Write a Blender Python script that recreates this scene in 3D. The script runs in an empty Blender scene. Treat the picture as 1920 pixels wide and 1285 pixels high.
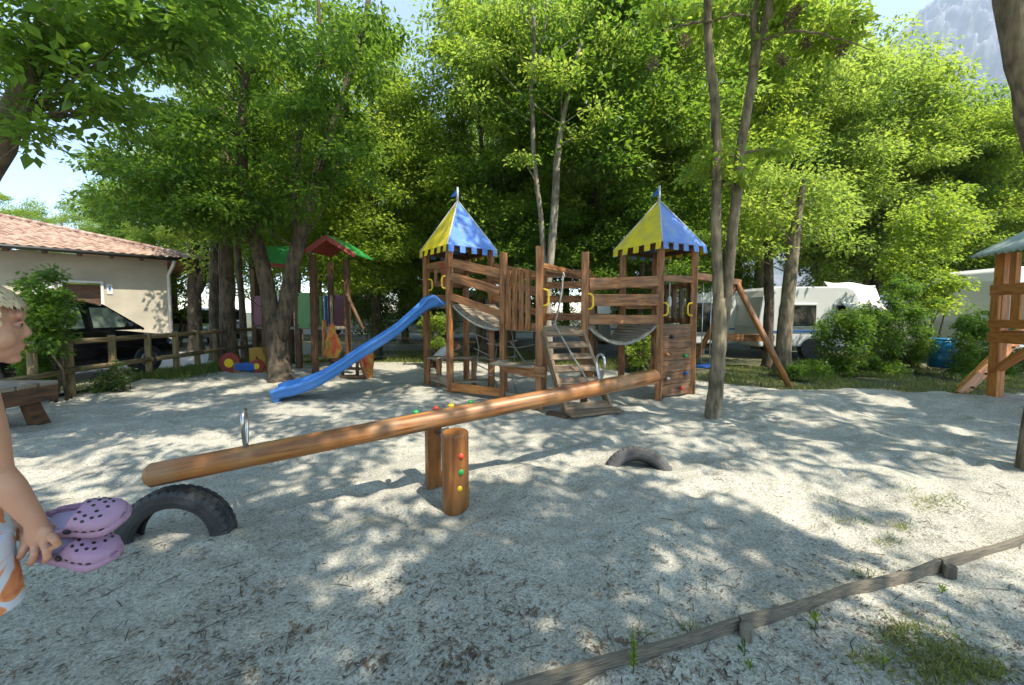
import bpy, bmesh, math, random
import numpy as np
from mathutils import Vector, Matrix, Euler
R = math.radians
rnd = random.Random(7)
rng = np.random.default_rng(11)
scene = bpy.context.scene
COL = scene.collection

# ------------------------------------------------------------------ camera, world, sun, exposure
CAM_H = 1.3; F = 700.0; PITCH = R(3.0); HZ = 585.0
YC = HZ + F * math.tan(PITCH)
cam = bpy.data.cameras.new('camera'); camo = bpy.data.objects.new('camera', cam); COL.objects.link(camo)
cam.sensor_width = 36; cam.lens = F / 1920 * 36; cam.clip_start = .05; cam.clip_end = 5000
cam.shift_y = -(YC - 642.5) / 1920 * -1
camo.location = (0, 0, CAM_H); camo.rotation_euler = (R(90) - PITCH, 0, 0)
scene.camera = camo
SUN_EL = R(58); SUN_AZ = math.atan2(-.66, .75)            # direction to the sun in plan
S = Vector((math.cos(SUN_EL) * math.cos(SUN_AZ), math.cos(SUN_EL) * math.sin(SUN_AZ), math.sin(SUN_EL)))
w = bpy.data.worlds.new('World'); scene.world = w; w.use_nodes = True
nt = w.node_tree; bg = nt.nodes['Background']
sky = nt.nodes.new('ShaderNodeTexSky'); sky.sky_type = 'NISHITA'; sky.sun_disc = False
sky.sun_elevation = SUN_EL; sky.sun_rotation = math.pi / 2 - SUN_AZ
sky.air_density = 1.0; sky.dust_density = .1; sky.ozone_density = 1.6
nt.links.new(sky.outputs[0], bg.inputs[0]); bg.inputs[1].default_value = .14
sl = bpy.data.lights.new('sun', 'SUN'); sl.energy = 3.3; sl.angle = R(.53); sl.color = (1, .92, .79)
so = bpy.data.objects.new('sun', sl); COL.objects.link(so)
so.rotation_euler = (-S).to_track_quat('-Z', 'Y').to_euler()
vs = scene.view_settings; vs.view_transform = 'Standard'; vs.look = 'None'; vs.gamma = 1; vs.use_curve_mapping = False
vs.exposure = 1.72
cy = scene.cycles; cy.max_bounces = 8; cy.diffuse_bounces = 4; cy.transmission_bounces = 6; cy.transparent_max_bounces = 8
cy.sample_clamp_indirect = 6

def ray(px, py):
    u = (px - 960) / F; v = (YC - py) / F
    return Vector((u, math.cos(PITCH) + v * math.sin(PITCH), -math.sin(PITCH) + v * math.cos(PITCH)))
def PX(px, py, Y):
    d = ray(px, py); return Vector((0, 0, CAM_H)) + d * (Y / d.y)
def G(px, py, z=0):
    d = ray(px, py); return Vector((0, 0, CAM_H)) + d * ((z - CAM_H) / d.z)
def V(*a): return Vector(a)

# ------------------------------------------------------------------ materials
def mat(name, col, rough=.7, metal=0, spec=.5, noise=None, bump=0, bscale=60, coat=0, trans=0):
    m = bpy.data.materials.new(name); m.use_nodes = True; n = m.node_tree; b = n.nodes['Principled BSDF']
    b.inputs['Base Color'].default_value = (*col, 1); b.inputs['Roughness'].default_value = rough
    b.inputs['Metallic'].default_value = metal; b.inputs['Specular IOR Level'].default_value = spec
    b.inputs['Coat Weight'].default_value = coat
    if trans: b.inputs['Transmission Weight'].default_value = trans
    tc = n.nodes.new('ShaderNodeTexCoord')
    if noise:
        col2, sc, amt = noise
        t = n.nodes.new('ShaderNodeTexNoise'); t.inputs['Scale'].default_value = sc; t.inputs['Detail'].default_value = 6
        n.links.new(tc.outputs['Object'], t.inputs['Vector'])
        r = n.nodes.new('ShaderNodeValToRGB'); r.color_ramp.elements[0].position = .5 - amt; r.color_ramp.elements[1].position = .5 + amt
        r.color_ramp.elements[0].color = (*col, 1); r.color_ramp.elements[1].color = (*col2, 1)
        n.links.new(t.outputs[0], r.inputs[0]); n.links.new(r.outputs[0], b.inputs['Base Color'])
    if bump:
        t2 = n.nodes.new('ShaderNodeTexNoise'); t2.inputs['Scale'].default_value = bscale; t2.inputs['Detail'].default_value = 5
        n.links.new(tc.outputs['Object'], t2.inputs['Vector'])
        bp = n.nodes.new('ShaderNodeBump'); bp.inputs['Strength'].default_value = bump; bp.inputs['Distance'].default_value = .01
        n.links.new(t2.outputs[0], bp.inputs['Height']); n.links.new(bp.outputs[0], b.inputs['Normal'])
    return m
def wood(name, c1, c2, c3, rough=.5, su=1.2, sv=9, grey=.0, greycol=(.25, .22, .18)):
    """grain runs along the u of each plank's own UV"""
    m = bpy.data.materials.new(name); m.use_nodes = True; n = m.node_tree; b = n.nodes['Principled BSDF']; L = n.links.new
    uv = n.nodes.new('ShaderNodeUVMap'); mp = n.nodes.new('ShaderNodeMapping'); mp.inputs['Scale'].default_value = (su, sv, 1)
    L(uv.outputs[0], mp.inputs[0])
    t = n.nodes.new('ShaderNodeTexNoise'); t.inputs['Scale'].default_value = 3; t.inputs['Detail'].default_value = 8; t.inputs['Distortion'].default_value = .6
    L(mp.outputs[0], t.inputs['Vector'])
    r = n.nodes.new('ShaderNodeValToRGB'); e = r.color_ramp.elements
    e[0].position = .39; e[0].color = (*c1, 1); e[1].position = .68; e[1].color = (*c3, 1); x = e.new(.5); x.color = (*c2, 1)
    L(t.outputs[0], r.inputs[0])
    tc = n.nodes.new('ShaderNodeTexCoord'); t2 = n.nodes.new('ShaderNodeTexNoise'); t2.inputs['Scale'].default_value = 4.0; t2.inputs['Detail'].default_value = 5
    L(tc.outputs['Object'], t2.inputs['Vector'])
    mr = n.nodes.new('ShaderNodeMapRange'); mr.inputs[1].default_value = .45; mr.inputs[2].default_value = .75; mr.inputs[3].default_value = 0; mr.inputs[4].default_value = grey
    L(t2.outputs[0], mr.inputs[0])
    mx = n.nodes.new('ShaderNodeMix'); mx.data_type = 'RGBA'; mx.inputs['B'].default_value = (*greycol, 1)
    L(mr.outputs[0], mx.inputs['Factor']); L(r.outputs[0], mx.inputs['A']); L(mx.outputs['Result'], b.inputs['Base Color'])
    bp = n.nodes.new('ShaderNodeBump'); bp.inputs['Strength'].default_value = .5; bp.inputs['Distance'].default_value = .004
    L(t.outputs[0], bp.inputs['Height']); L(bp.outputs[0], b.inputs['Normal'])
    b.inputs['Roughness'].default_value = rough
    return m
def leafmat(name, dark, light, trans=(.30, .42, .05), tw=.5):
    m = bpy.data.materials.new(name); m.use_nodes = True; n = m.node_tree; L = n.links.new
    b = n.nodes['Principled BSDF']; out = n.nodes['Material Output']
    a = n.nodes.new('ShaderNodeAttribute'); a.attribute_name = 'tint'
    r = n.nodes.new('ShaderNodeValToRGB'); e = r.color_ramp.elements
    e[0].color = (*dark, 1); e[1].color = (*light, 1)
    L(a.outputs['Fac'], r.inputs[0]); L(r.outputs[0], b.inputs['Base Color'])
    b.inputs['Roughness'].default_value = .45; b.inputs['Specular IOR Level'].default_value = .35
    tr = n.nodes.new('ShaderNodeBsdfTranslucent')
    r2 = n.nodes.new('ShaderNodeValToRGB'); e = r2.color_ramp.elements
    e[0].color = (trans[0] * .55, trans[1] * .7, trans[2] * .7, 1); e[1].color = (*trans, 1)
    L(a.outputs['Fac'], r2.inputs[0]); L(r2.outputs[0], tr.inputs[0])
    mx = n.nodes.new('ShaderNodeMixShader'); mx.inputs[0].default_value = tw
    L(b.outputs[0], mx.inputs[1]); L(tr.outputs[0], mx.inputs[2]); L(mx.outputs[0], out.inputs[0])
    return m
M = {}
M['wood'] = wood('red_brown_wood', (.13, .050, .016), (.26, .102, .031), (.38, .17, .058), .5, grey=.45, greycol=(.26, .17, .10))
M['log'] = wood('seesaw_log_wood', (.11, .038, .012), (.29, .11, .028), (.38, .165, .045), .45, .45, 7, grey=.6, greycol=(.27, .19, .10))
M['pole'] = wood('post_log_wood', (.16, .055, .012), (.25, .09, .02), (.30, .12, .03), .45, .8, 6, grey=.3, greycol=(.2, .12, .05))
M['darkwood'] = wood('dark_brown_wood', (.05, .025, .012), (.10, .045, .018), (.15, .07, .03), .6, grey=.3, greycol=(.13, .1, .07))
M['greywood'] = wood('weathered_wood', (.13, .10, .07), (.24, .19, .13), (.33, .27, .19), .75, grey=.6, greycol=(.2, .18, .15))
M['fencewood'] = wood('fence_wood', (.10, .07, .03), (.20, .14, .06), (.28, .20, .09), .75, grey=.6, greycol=(.17, .14, .09))
M['orangewood'] = wood('orange_wood', (.33, .11, .02), (.46, .17, .035), (.52, .22, .06), .45, grey=.2, greycol=(.3, .15, .05))
M['blueslide'] = mat('blue_plastic', (.05, .19, .56), .35, noise=((.07, .24, .62), 3, .3), coat=.2, bump=.08, bscale=8)
M['roofblue'] = mat('blue_roof_panel', (.07, .19, .62), .4, noise=((.15, .27, .58), 5, .12), bump=.15, bscale=20)
M['roofyellow'] = mat('yellow_roof_panel', (.80, .64, .015), .4, noise=((.62, .50, .06), 5, .12), bump=.15, bscale=20)
M['white'] = mat('white_trim', (.62, .62, .60), .5, noise=((.5, .5, .47), 5, .3))
M['yellow'] = mat('yellow_plastic', (.75, .50, .02), .4)
M['red'] = mat('red_plastic', (.55, .05, .02), .45, noise=((.4, .04, .02), 6, .3))
M['green'] = mat('green_plastic', (.03, .30, .07), .45, noise=((.02, .22, .05), 6, .3))
M['palegreen'] = mat('pale_green_panel', (.16, .38, .14), .5, noise=((.12, .30, .11), 5, .3))
M['purple'] = mat('mauve_panel', (.24, .09, .15), .5, noise=((.18, .06, .11), 5, .3))
M['bluepaint'] = mat('blue_paint', (.02, .10, .35), .45)
M['steel'] = mat('galvanised_steel', (.55, .55, .55), .28, metal=1, noise=((.4, .4, .4), 20, .2))
M['rope'] = mat('grey_rope', (.30, .28, .25), .9, bump=.8, bscale=150)
M['tyre'] = mat('tyre_rubber', (.014, .016, .018), .6, noise=((.034, .035, .035), 9, .14), bump=.25, bscale=70)
M['tyregrey'] = mat('dusty_tyre_rubber', (.03, .03, .03), .75, noise=((.085, .08, .077), 9, .16), bump=.25, bscale=70)
M['render'] = mat('beige_render', (.46, .41, .32), .9, noise=((.37, .33, .26), 1.6, .14), bump=.2, bscale=120)
M['renderwhite'] = mat('white_render', (.6, .58, .53), .9)
M['tile'] = mat('terracotta_tiles', (.22, .12, .08), .85, noise=((.40, .30, .23), 5.5, .12), bump=.3, bscale=60)
M['blackcar'] = mat('black_car_paint', (.004, .004, .005), .22, coat=.25, spec=.3)
M['silvercar'] = mat('silver_car_paint', (.45, .46, .48), .25, metal=.5, coat=1)
M['glass'] = mat('dark_window_glass', (.008, .012, .012), .08, spec=.35)
M['brownboard'] = wood('worn_brown_board', (.07, .03, .012), (.15, .07, .028), (.24, .125, .055), .65, grey=.5, greycol=(.17, .13, .09))
M['lightglass'] = mat('painted_view_pane', (.07, .10, .09), .05, spec=.8, noise=((.20, .26, .20), 5, .1))  # opaque pane, pale green painted for the bright view through the glass
M['stairwood'] = wood('worn_stair_wood', (.11, .065, .035), (.22, .14, .08), (.30, .205, .125), .7, grey=.5, greycol=(.17, .14, .10))
M['black'] = mat('black_plastic', (.012, .012, .012), .5)
M['vanwhite'] = mat('caravan_white', (.62, .63, .62), .35, noise=((.55, .56, .54), 2, .3))
M['cloth'] = mat('white_awning_cloth', (.68, .67, .63), .8, noise=((.6, .59, .55), 3, .3))
M['skin'] = mat('skin', (.50, .27, .17), .5, noise=((.44, .22, .14), 14, .25)); 
b_ = M['skin'].node_tree.nodes['Principled BSDF']; b_.inputs['Subsurface Weight'].default_value = .12; b_.inputs['Subsurface Radius'].default_value = (.012, .005, .003)
M['mauve'] = mat('lilac_foam', (.35, .215, .325), .6, noise=((.31, .19, .29), 30, .3), bump=.15, bscale=300)
M['mauvein'] = mat('pale_lilac_insole', (.42, .36, .55), .6)
M['barrel'] = mat('blue_barrel_plastic', (.01, .16, .33), .35)
M['greenroof'] = mat('green_corrugated_roof', (.20, .28, .24), .6, noise=((.40, .44, .38), 4, .2))
M['rock'] = mat('mountain_rock', (.08, .115, .09), .95, noise=((.20, .20, .195), .02, .07))
M['petal'] = mat('flame_orange_paint', (.62, .16, .015), .5, noise=((.55, .30, .02), 9, .1))

def barkmat(name, c1, c2, sc=22):
    m = bpy.data.materials.new(name); m.use_nodes = True; n = m.node_tree; b = n.nodes['Principled BSDF']; L = n.links.new
    tc = n.nodes.new('ShaderNodeTexCoord'); mp = n.nodes.new('ShaderNodeMapping'); mp.inputs['Scale'].default_value = (1, 1, .22)
    L(tc.outputs['Object'], mp.inputs[0])
    t = n.nodes.new('ShaderNodeTexNoise'); t.inputs['Scale'].default_value = sc; t.inputs['Detail'].default_value = 8
    L(mp.outputs[0], t.inputs['Vector'])
    t3 = n.nodes.new('ShaderNodeTexNoise'); t3.inputs['Scale'].default_value = 3.5; t3.inputs['Detail'].default_value = 6
    L(tc.outputs['Object'], t3.inputs['Vector'])
    ad = n.nodes.new('ShaderNodeMath'); ad.operation = 'ADD'; L(t.outputs[0], ad.inputs[0]); L(t3.outputs[0], ad.inputs[1])
    r = n.nodes.new('ShaderNodeValToRGB'); r.color_ramp.elements[0].position = .82 / 2 * 1; r.color_ramp.elements[1].position = 1.0
    r.color_ramp.elements[0].position = .8; r.color_ramp.elements[1].position = 1.2 if False else 1.0
    hf = n.nodes.new('ShaderNodeMath'); hf.operation = 'MULTIPLY'; hf.inputs[1].default_value = .5; L(ad.outputs[0], hf.inputs[0])
    r.color_ramp.elements[0].position = .38; r.color_ramp.elements[1].position = .62
    r.color_ramp.elements[0].color = (*c1, 1); r.color_ramp.elements[1].color = (*c2, 1)
    L(hf.outputs[0], r.inputs[0]); L(r.outputs[0], b.inputs['Base Color']); b.inputs['Roughness'].default_value = .95
    bp = n.nodes.new('ShaderNodeBump'); bp.inputs['Strength'].default_value = .9; bp.inputs['Distance'].default_value = .02
    L(t.outputs[0], bp.inputs['Height']); L(bp.outputs[0], b.inputs['Normal'])
    return m
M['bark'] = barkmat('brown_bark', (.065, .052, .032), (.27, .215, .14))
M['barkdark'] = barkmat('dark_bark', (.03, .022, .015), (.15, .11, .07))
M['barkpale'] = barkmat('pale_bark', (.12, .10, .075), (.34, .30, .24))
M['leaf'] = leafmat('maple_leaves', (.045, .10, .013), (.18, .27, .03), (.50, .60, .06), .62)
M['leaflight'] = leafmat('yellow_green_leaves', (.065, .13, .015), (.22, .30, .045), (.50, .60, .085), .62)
M['leafdark'] = leafmat('dark_and_shaded_leaves', (.03, .08, .014), (.10, .19, .02), (.30, .44, .04), .52)  # dark leaf tone; also carries shade on left forked tree and backlit hedge
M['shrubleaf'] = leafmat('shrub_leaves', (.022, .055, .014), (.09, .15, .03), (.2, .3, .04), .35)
M['grass'] = leafmat('grass_blades', (.07, .13, .02), (.34, .32, .10), (.3, .34, .06), .4)
M['litter'] = leafmat('dry_leaf_litter', (.06, .05, .038), (.26, .18, .115), (.1, .07, .04), .12)

def sandmat():
    m = bpy.data.materials.new('pale_grit_sand'); m.use_nodes = True; n = m.node_tree; b = n.nodes['Principled BSDF']; L = n.links.new
    tc = n.nodes.new('ShaderNodeTexCoord')
    v = n.nodes.new('ShaderNodeTexVoronoi'); v.inputs['Scale'].default_value = 130; L(tc.outputs['Object'], v.inputs['Vector'])
    no = n.nodes.new('ShaderNodeTexNoise'); no.inputs['Scale'].default_value = 1.8; no.inputs['Detail'].default_value = 9; no.inputs['Roughness'].default_value = .65; L(tc.outputs['Object'], no.inputs['Vector'])
    r = n.nodes.new('ShaderNodeValToRGB'); e = r.color_ramp.elements
    e[0].position = 0; e[0].color = (.29, .278, .232, 1); e[1].position = 1; e[1].color = (.53, .508, .435, 1)
    sp = n.nodes.new('ShaderNodeSeparateColor'); L(v.outputs['Color'], sp.inputs[0]); L(sp.outputs[0], r.inputs[0])
    r2 = n.nodes.new('ShaderNodeValToRGB'); e = r2.color_ramp.elements
    e[0].position = .35; e[0].color = (.76, .76, .76, 1); e[1].position = .62; e[1].color = (1, 1, .98, 1); L(no.outputs[0], r2.inputs[0])
    mx = n.nodes.new('ShaderNodeMix'); mx.data_type = 'RGBA'; mx.blend_type = 'MULTIPLY'; mx.inputs['Factor'].default_value = 1
    L(r.outputs[0], mx.inputs['A']); L(r2.outputs[0], mx.inputs['B'])
    n3 = n.nodes.new('ShaderNodeTexNoise'); n3.inputs['Scale'].default_value = 55; n3.inputs['Detail'].default_value = 4; L(tc.outputs['Object'], n3.inputs['Vector'])
    r3 = n.nodes.new('ShaderNodeValToRGB'); e = r3.color_ramp.elements
    e[0].position = .33; e[0].color = (.45, .42, .37, 1); e[1].position = .42; e[1].color = (1, 1, 1, 1); L(n3.outputs[0], r3.inputs[0])
    mx2 = n.nodes.new('ShaderNodeMix'); mx2.data_type = 'RGBA'; mx2.blend_type = 'MULTIPLY'; mx2.inputs['Factor'].default_value = .7
    L(mx.outputs['Result'], mx2.inputs['A']); L(r3.outputs[0], mx2.inputs['B']); L(mx2.outputs['Result'], b.inputs['Base Color'])
    b.inputs['Roughness'].default_value = .95; b.inputs['Specular IOR Level'].default_value = .2
    bp = n.nodes.new('ShaderNodeBump'); bp.inputs['Strength'].default_value = .7; bp.inputs['Distance'].default_value = .006
    L(v.outputs['Distance'], bp.inputs['Height'])
    bp2 = n.nodes.new('ShaderNodeBump'); bp2.inputs['Strength'].default_value = .6; bp2.inputs['Distance'].default_value = .03
    n4 = n.nodes.new('ShaderNodeTexNoise'); n4.inputs['Scale'].default_value = 14; n4.inputs['Detail'].default_value = 6; L(tc.outputs['Object'], n4.inputs['Vector'])
    L(n4.outputs[0], bp2.inputs['Height']); L(bp.outputs[0], bp2.inputs['Normal']); L(bp2.outputs[0], b.inputs['Normal'])
    return m
M['sand'] = sandmat()
M['earth'] = mat('grassy_earth', (.035, .055, .018), .95, noise=((.13, .115, .06), 1.3, .16), bump=.6, bscale=20)
M['road'] = mat('pale_gravel_road', (.42, .40, .37), .95, noise=((.5, .48, .45), 8, .2), bump=.4, bscale=60)

# ------------------------------------------------------------------ mesh helpers
class MB:
    def __init__(s): s.v = []; s.f = []; s.uv = []; s.sm = []; s.mi = []
    def face(s, idx, uv, sm=False, mi=0): s.f.append(idx); s.uv.append(uv); s.sm.append(sm); s.mi.append(mi)
    def bar(s, p, q, w, h, up=(0, 0, 1), mi=0, off=None):
        """box beam p->q, w across, h along up"""
        p = Vector(p); q = Vector(q); d = q - p; L = d.length; d.normalize(); up = Vector(up)
        x = d.cross(up)
        if x.length < 1e-4: x = d.cross(Vector((1, 0, 0)))
        x.normalize(); u = x.cross(d).normalized()
        o = rnd.random() * 20
        b = len(s.v)
        for e in (p, q):
            for a, c in ((-1, -1), (1, -1), (1, 1), (-1, 1)): s.v.append(e + x * (a * w / 2) + u * (c * h / 2))
        for k, (i, j) in enumerate(((0, 1), (1, 2), (2, 3), (3, 0))):
            wd = w if k % 2 == 0 else h; v0 = o + k * 1.3
            s.face((b + i, b + j, b + 4 + j, b + 4 + i), ((o, v0), (o, v0 + wd), (o + L, v0 + wd), (o + L, v0)), False, mi)
        s.face((b + 3, b + 2, b + 1, b), ((o, o), (o + .02, o), (o + .02, o + h), (o, o + h)), False, mi)
        s.face((b + 4, b + 5, b + 6, b + 7), ((o, o), (o + .02, o), (o + .02, o + h), (o, o + h)), False, mi)
        return s
    def box(s, c, sz, rz=0, mi=0):
        c = Vector(c); d = Vector((math.cos(rz), math.sin(rz), 0)) * (sz[0] / 2)
        return s.bar(c - d, c + d, sz[1], sz[2], mi=mi)
    def tube(s, pts, rad, n=10, cap=True, mi=0, round_=0, sm=True):
        pts = [Vector(p) for p in pts]
        if not hasattr(rad, '__len__'): rad = [rad] * len(pts)
        rad = list(rad)
        if round_:
            d0 = (pts[0] - pts[1]).normalized(); d1 = (pts[-1] - pts[-2]).normalized()
            pts = [pts[0] + d0 * round_] + pts + [pts[-1] + d1 * round_]; rad = [rad[0] * .72] + rad + [rad[-1] * .72]
        o = rnd.random() * 20; b = len(s.v); N = len(pts); L = 0; Ls = []
        prev = None
        for i, p in enumerate(pts):
            if i: L += (p - pts[i - 1]).length
            Ls.append(L)
            t = (pts[min(i + 1, N - 1)] - pts[max(i - 1, 0)]); t.normalize()
            if prev is None:
                a = t.orthogonal().normalized()
                if abs(t.z) < .9: a = t.cross(Vector((0, 0, 1))).normalized()
            else:
                a = (prev - t * prev.dot(t)).normalized()
            prev = a; c = t.cross(a)
            for k in range(n):
                th = 2 * math.pi * k / n; s.v.append(p + (a * math.cos(th) + c * math.sin(th)) * rad[i])
        for i in range(N - 1):
            for k in range(n):
                k2 = (k + 1) % n; r0 = 2 * math.pi * rad[i] / n
                s.face((b + i * n + k, b + i * n + k2, b + (i + 1) * n + k2, b + (i + 1) * n + k),
                       ((o + Ls[i], k * r0), (o + Ls[i], (k + 1) * r0), (o + Ls[i + 1], (k + 1) * r0), (o + Ls[i + 1], k * r0)), sm, mi)
        if cap:
            s.face(tuple(b + k for k in range(n))[::-1], [(o + .01 * k, o) for k in range(n)], False, mi)
            s.face(tuple(b + (N - 1) * n + k for k in range(n)), [(o + .01 * k, o) for k in range(n)], False, mi)
        return s
    def prism(s, poly, d, mi=0):
        """closed polygon (3D points) extruded by vector d"""
        poly = [Vector(p) for p in poly]; d = Vector(d); n = len(poly); b = len(s.v); o = rnd.random() * 9
        s.v += poly + [p + d for p in poly]
        e = (poly[1] - poly[0]).normalized()
        nn = Vector((0, 0, 0))
        for i in range(n): nn += (poly[i] - poly[0]).cross(poly[(i + 1) % n] - poly[0])
        nn.normalize(); g = nn.cross(e)
        uv = [(o + (p - poly[0]).dot(e), o + (p - poly[0]).dot(g)) for p in poly]
        fl = nn.dot(d) > 0
        a = tuple(range(b, b + n)); c = tuple(range(b + n, b + 2 * n))
        s.face(a[::-1] if fl else a, uv[::-1] if fl else uv, False, mi); s.face(c if fl else c[::-1], uv if fl else uv[::-1], False, mi)
        for i in range(n):
            j = (i + 1) % n; q = (b + i, b + j, b + n + j, b + n + i)
            if not fl: q = q[::-1]
            s.face(q, ((o, o), (o + .3, o), (o + .3, o + .05), (o, o + .05)), False, mi)
        return s
    def ball(s, c, r, nu=12, nv=8, mi=0, rot=None):
        if not hasattr(r, '__len__'): r = (r, r, r)
        c = Vector(c); b = len(s.v)
        for j in range(1, nv):
            ph = math.pi * j / nv
            for i in range(nu):
                th = 2 * math.pi * i / nu
                p = Vector((r[0] * math.sin(ph) * math.cos(th), r[1] * math.sin(ph) * math.sin(th), r[2] * math.cos(ph)))
                s.v.append(c + (rot @ p if rot else p))
        t = Vector((0, 0, r[2])); s.v.append(c + (rot @ t if rot else t)); s.v.append(c - (rot @ t if rot else t))
        T = b + (nv - 1) * nu; B = T + 1; z = ((0, 0),) * 4
        for j in range(nv - 2):
            for i in range(nu):
                i2 = (i + 1) % nu; s.face((b + j * nu + i, b + (j + 1) * nu + i, b + (j + 1) * nu + i2, b + j * nu + i2), z, True, mi)
        for i in range(nu):
            i2 = (i + 1) % nu
            s.face((T, b + i, b + i2), z[:3], True, mi); s.face((B, b + (nv - 2) * nu + i2, b + (nv - 2) * nu + i), z[:3], True, mi)
        return s
    def grid(s, P, sm=True, mi=0, closed=False):
        """P[i][j] points"""
        ni = len(P); nj = len(P[0]); b = len(s.v)
        for row in P: s.v += [Vector(p) for p in row]
        for i in range(ni - 1):
            for j in range(nj - (0 if closed else 1)):
                j2 = (j + 1) % nj
                s.face((b + i * nj + j, b + (i + 1) * nj + j, b + (i + 1) * nj + j2, b + i * nj + j2), ((i, j), (i + 1, j), (i + 1, j + 1), (i, j + 1)), sm, mi)
        return s
    def build(s, name, mats, parent=None, bevel=0, solid=0, subd=0, label=None):
        me = bpy.data.meshes.new(name); me.from_pydata([tuple(v) for v in s.v], [], [tuple(f) for f in s.f])
        uvl = me.uv_layers.new(name='UVMap'); flat = []
        for f, u in zip(s.f, s.uv):
            for q in u: flat += [q[0], q[1]]
        uvl.data.foreach_set('uv', flat)
        me.polygons.foreach_set('use_smooth', s.sm); me.polygons.foreach_set('material_index', s.mi)
        if not isinstance(mats, (list, tuple)): mats = [mats]
        for m in mats: me.materials.append(M[m] if isinstance(m, str) else m)
        o = bpy.data.objects.new(name, me); COL.objects.link(o)
        if parent:
            o.parent = parent; o.matrix_parent_inverse = Matrix.Identity(4)
            off = parent_world(parent)
            me.transform(off.inverted())
        if solid: md = o.modifiers.new('s', 'SOLIDIFY'); md.thickness = solid; md.offset = 0
        if bevel: md = o.modifiers.new('b', 'BEVEL'); md.width = bevel; md.segments = 2; md.limit_method = 'ANGLE'; md.harden_normals = False
        if subd: md = o.modifiers.new('d', 'SUBSURF'); md.levels = subd; md.render_levels = subd
        if label: o['label'] = label
        return o
def parent_world(o):
    m = Matrix.Identity(4)
    while o is not None: m = o.matrix_basis @ m; o = o.parent
    return m
def tag(o, label, cat, group=None, kind=None):
    if label: o['label'] = label
    if cat: o['category'] = cat
    if group: o['group'] = group
    if kind: o['kind'] = kind
    return o
def thing(name, loc, label, cat, group=None, rz=0):
    o = bpy.data.objects.new(name, None); COL.objects.link(o); o.location = loc; o.rotation_euler = (0, 0, rz); o.empty_display_size = .1
    return tag(o, label, cat, group)
def struct(o): o['kind'] = 'structure'; return o
def noise2(x, y, seed=0):
    r = np.random.default_rng(seed); out = np.zeros_like(x)
    T = r.random((64, 64))
    xi = np.floor(x).astype(int); yi = np.floor(y).astype(int); fx = x - xi; fy = y - yi
    fx = fx * fx * (3 - 2 * fx); fy = fy * fy * (3 - 2 * fy)
    a = T[xi % 64, yi % 64]; b = T[(xi + 1) % 64, yi % 64]; c = T[xi % 64, (yi + 1) % 64]; d = T[(xi + 1) % 64, (yi + 1) % 64]
    return (a * (1 - fx) + b * fx) * (1 - fy) + (c * (1 - fx) + d * fx) * fy - .5
def arrmesh(name, verts, faces, mats, tint=None, smooth=False):
    """verts (N,3), faces (K,3) or (K,4)"""
    me = bpy.data.meshes.new(name); k = faces.shape[1]
    me.vertices.add(len(verts)); me.vertices.foreach_set('co', np.ascontiguousarray(verts, dtype=np.float32).ravel())
    me.loops.add(faces.size); me.loops.foreach_set('vertex_index', np.ascontiguousarray(faces, dtype=np.int32).ravel())
    me.polygons.add(len(faces)); me.polygons.foreach_set('loop_start', np.arange(0, faces.size, k, dtype=np.int32))
    me.polygons.foreach_set('use_smooth', np.full(len(faces), smooth))
    if tint is not None:
        at = me.attributes.new('tint', 'FLOAT', 'FACE'); at.data.foreach_set('value', np.ascontiguousarray(tint, dtype=np.float32))
    me.update(); me.validate()
    for m in (mats if isinstance(mats, (list, tuple)) else [mats]): me.materials.append(M[m])
    return me
def link(name, me, parent=None):
    o = bpy.data.objects.new(name, me); COL.objects.link(o)
    if parent: o.parent = parent
    return o

# ------------------------------------------------------------------ ground
rF = random.Random(99)
FOOT = []
for _ in range(520):
    yy = 1.2 + 7 * rF.random() ** 1.5; FOOT.append((rF.uniform(-1.3, 1.3) * (yy + .4), yy, rF.uniform(.045, .11) * (1 + yy * .05), rF.uniform(.010, .030)))
def sand_h(x, y):
    x = np.asarray(x, float); y = np.asarray(y, float)
    h = .065 * noise2(x * .8 + 5, y * .8, 1) + .045 * noise2(x * 2.1, y * 2.6 + 9, 2) + .034 * noise2(x * 4.6, y * 6 + 3, 3) + .016 * noise2(x * 10, y * 13, 4) + .007 * noise2(x * 25, y * 25, 5)
    if h.ndim: 
        for (fx, fy, fr, fd) in FOOT:
            k = (np.abs(x - fx) < fr * 2.6) & (np.abs(y - fy) < fr * 2.6)
            if k.any():
                q = ((x[k] - fx) ** 2 + (y[k] - fy) ** 2 * 1.3) / fr ** 2; h[k] += fd * (-np.exp(-q * 1.4) + .42 * np.exp(-(np.sqrt(q) - 1.35) ** 2 * 5))
    near = np.clip((y - 1.2) / 1.5, .35, 1); h = h * near
    h = h + .04 * np.exp(-(((x - 1.5) / .5) ** 2 + ((y - 2.9) / .3) ** 2))
    h = h - .07 * np.exp(-(((x + .42) / .45) ** 2 + ((y - 2.55) / .35) ** 2))
    h = h + .03 * np.exp(-(((x + 1.9) / .5) ** 2 + ((y - 2.1) / .25) ** 2))
    h = h + .035 * np.exp(-(((x + 2.19) / .12) ** 2 + ((y - 2.02) / .1) ** 2)) + .03 * np.exp(-(((x + 1.62) / .12) ** 2 + ((y - 2.1) / .1) ** 2)) + .03 * np.exp(-(((x - .8) / .13) ** 2 + ((y - 3.0) / .12) ** 2))
    h = h + .10 * np.exp(-((y - 5.5) / .5) ** 2) * np.clip((x - 3.0) / 1.0, 0, 1) * (.8 + 1.2 * noise2(x * 1.1, y, 8))
    return h
EDGE = [(-30, 2), (-8.5, 3.6), (-7.0, 5.0), (-6.9, 8.0), (-5.0, 9.4), (-1.0, 9.8), (1.9, 8.8), (3.3, 6.9), (4.5, 6.1), (7.2, 5.85), (30, 5.7)]
def edge_y(x):
    e = np.array(EDGE); return np.interp(x, e[:, 0], e[:, 1])
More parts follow.
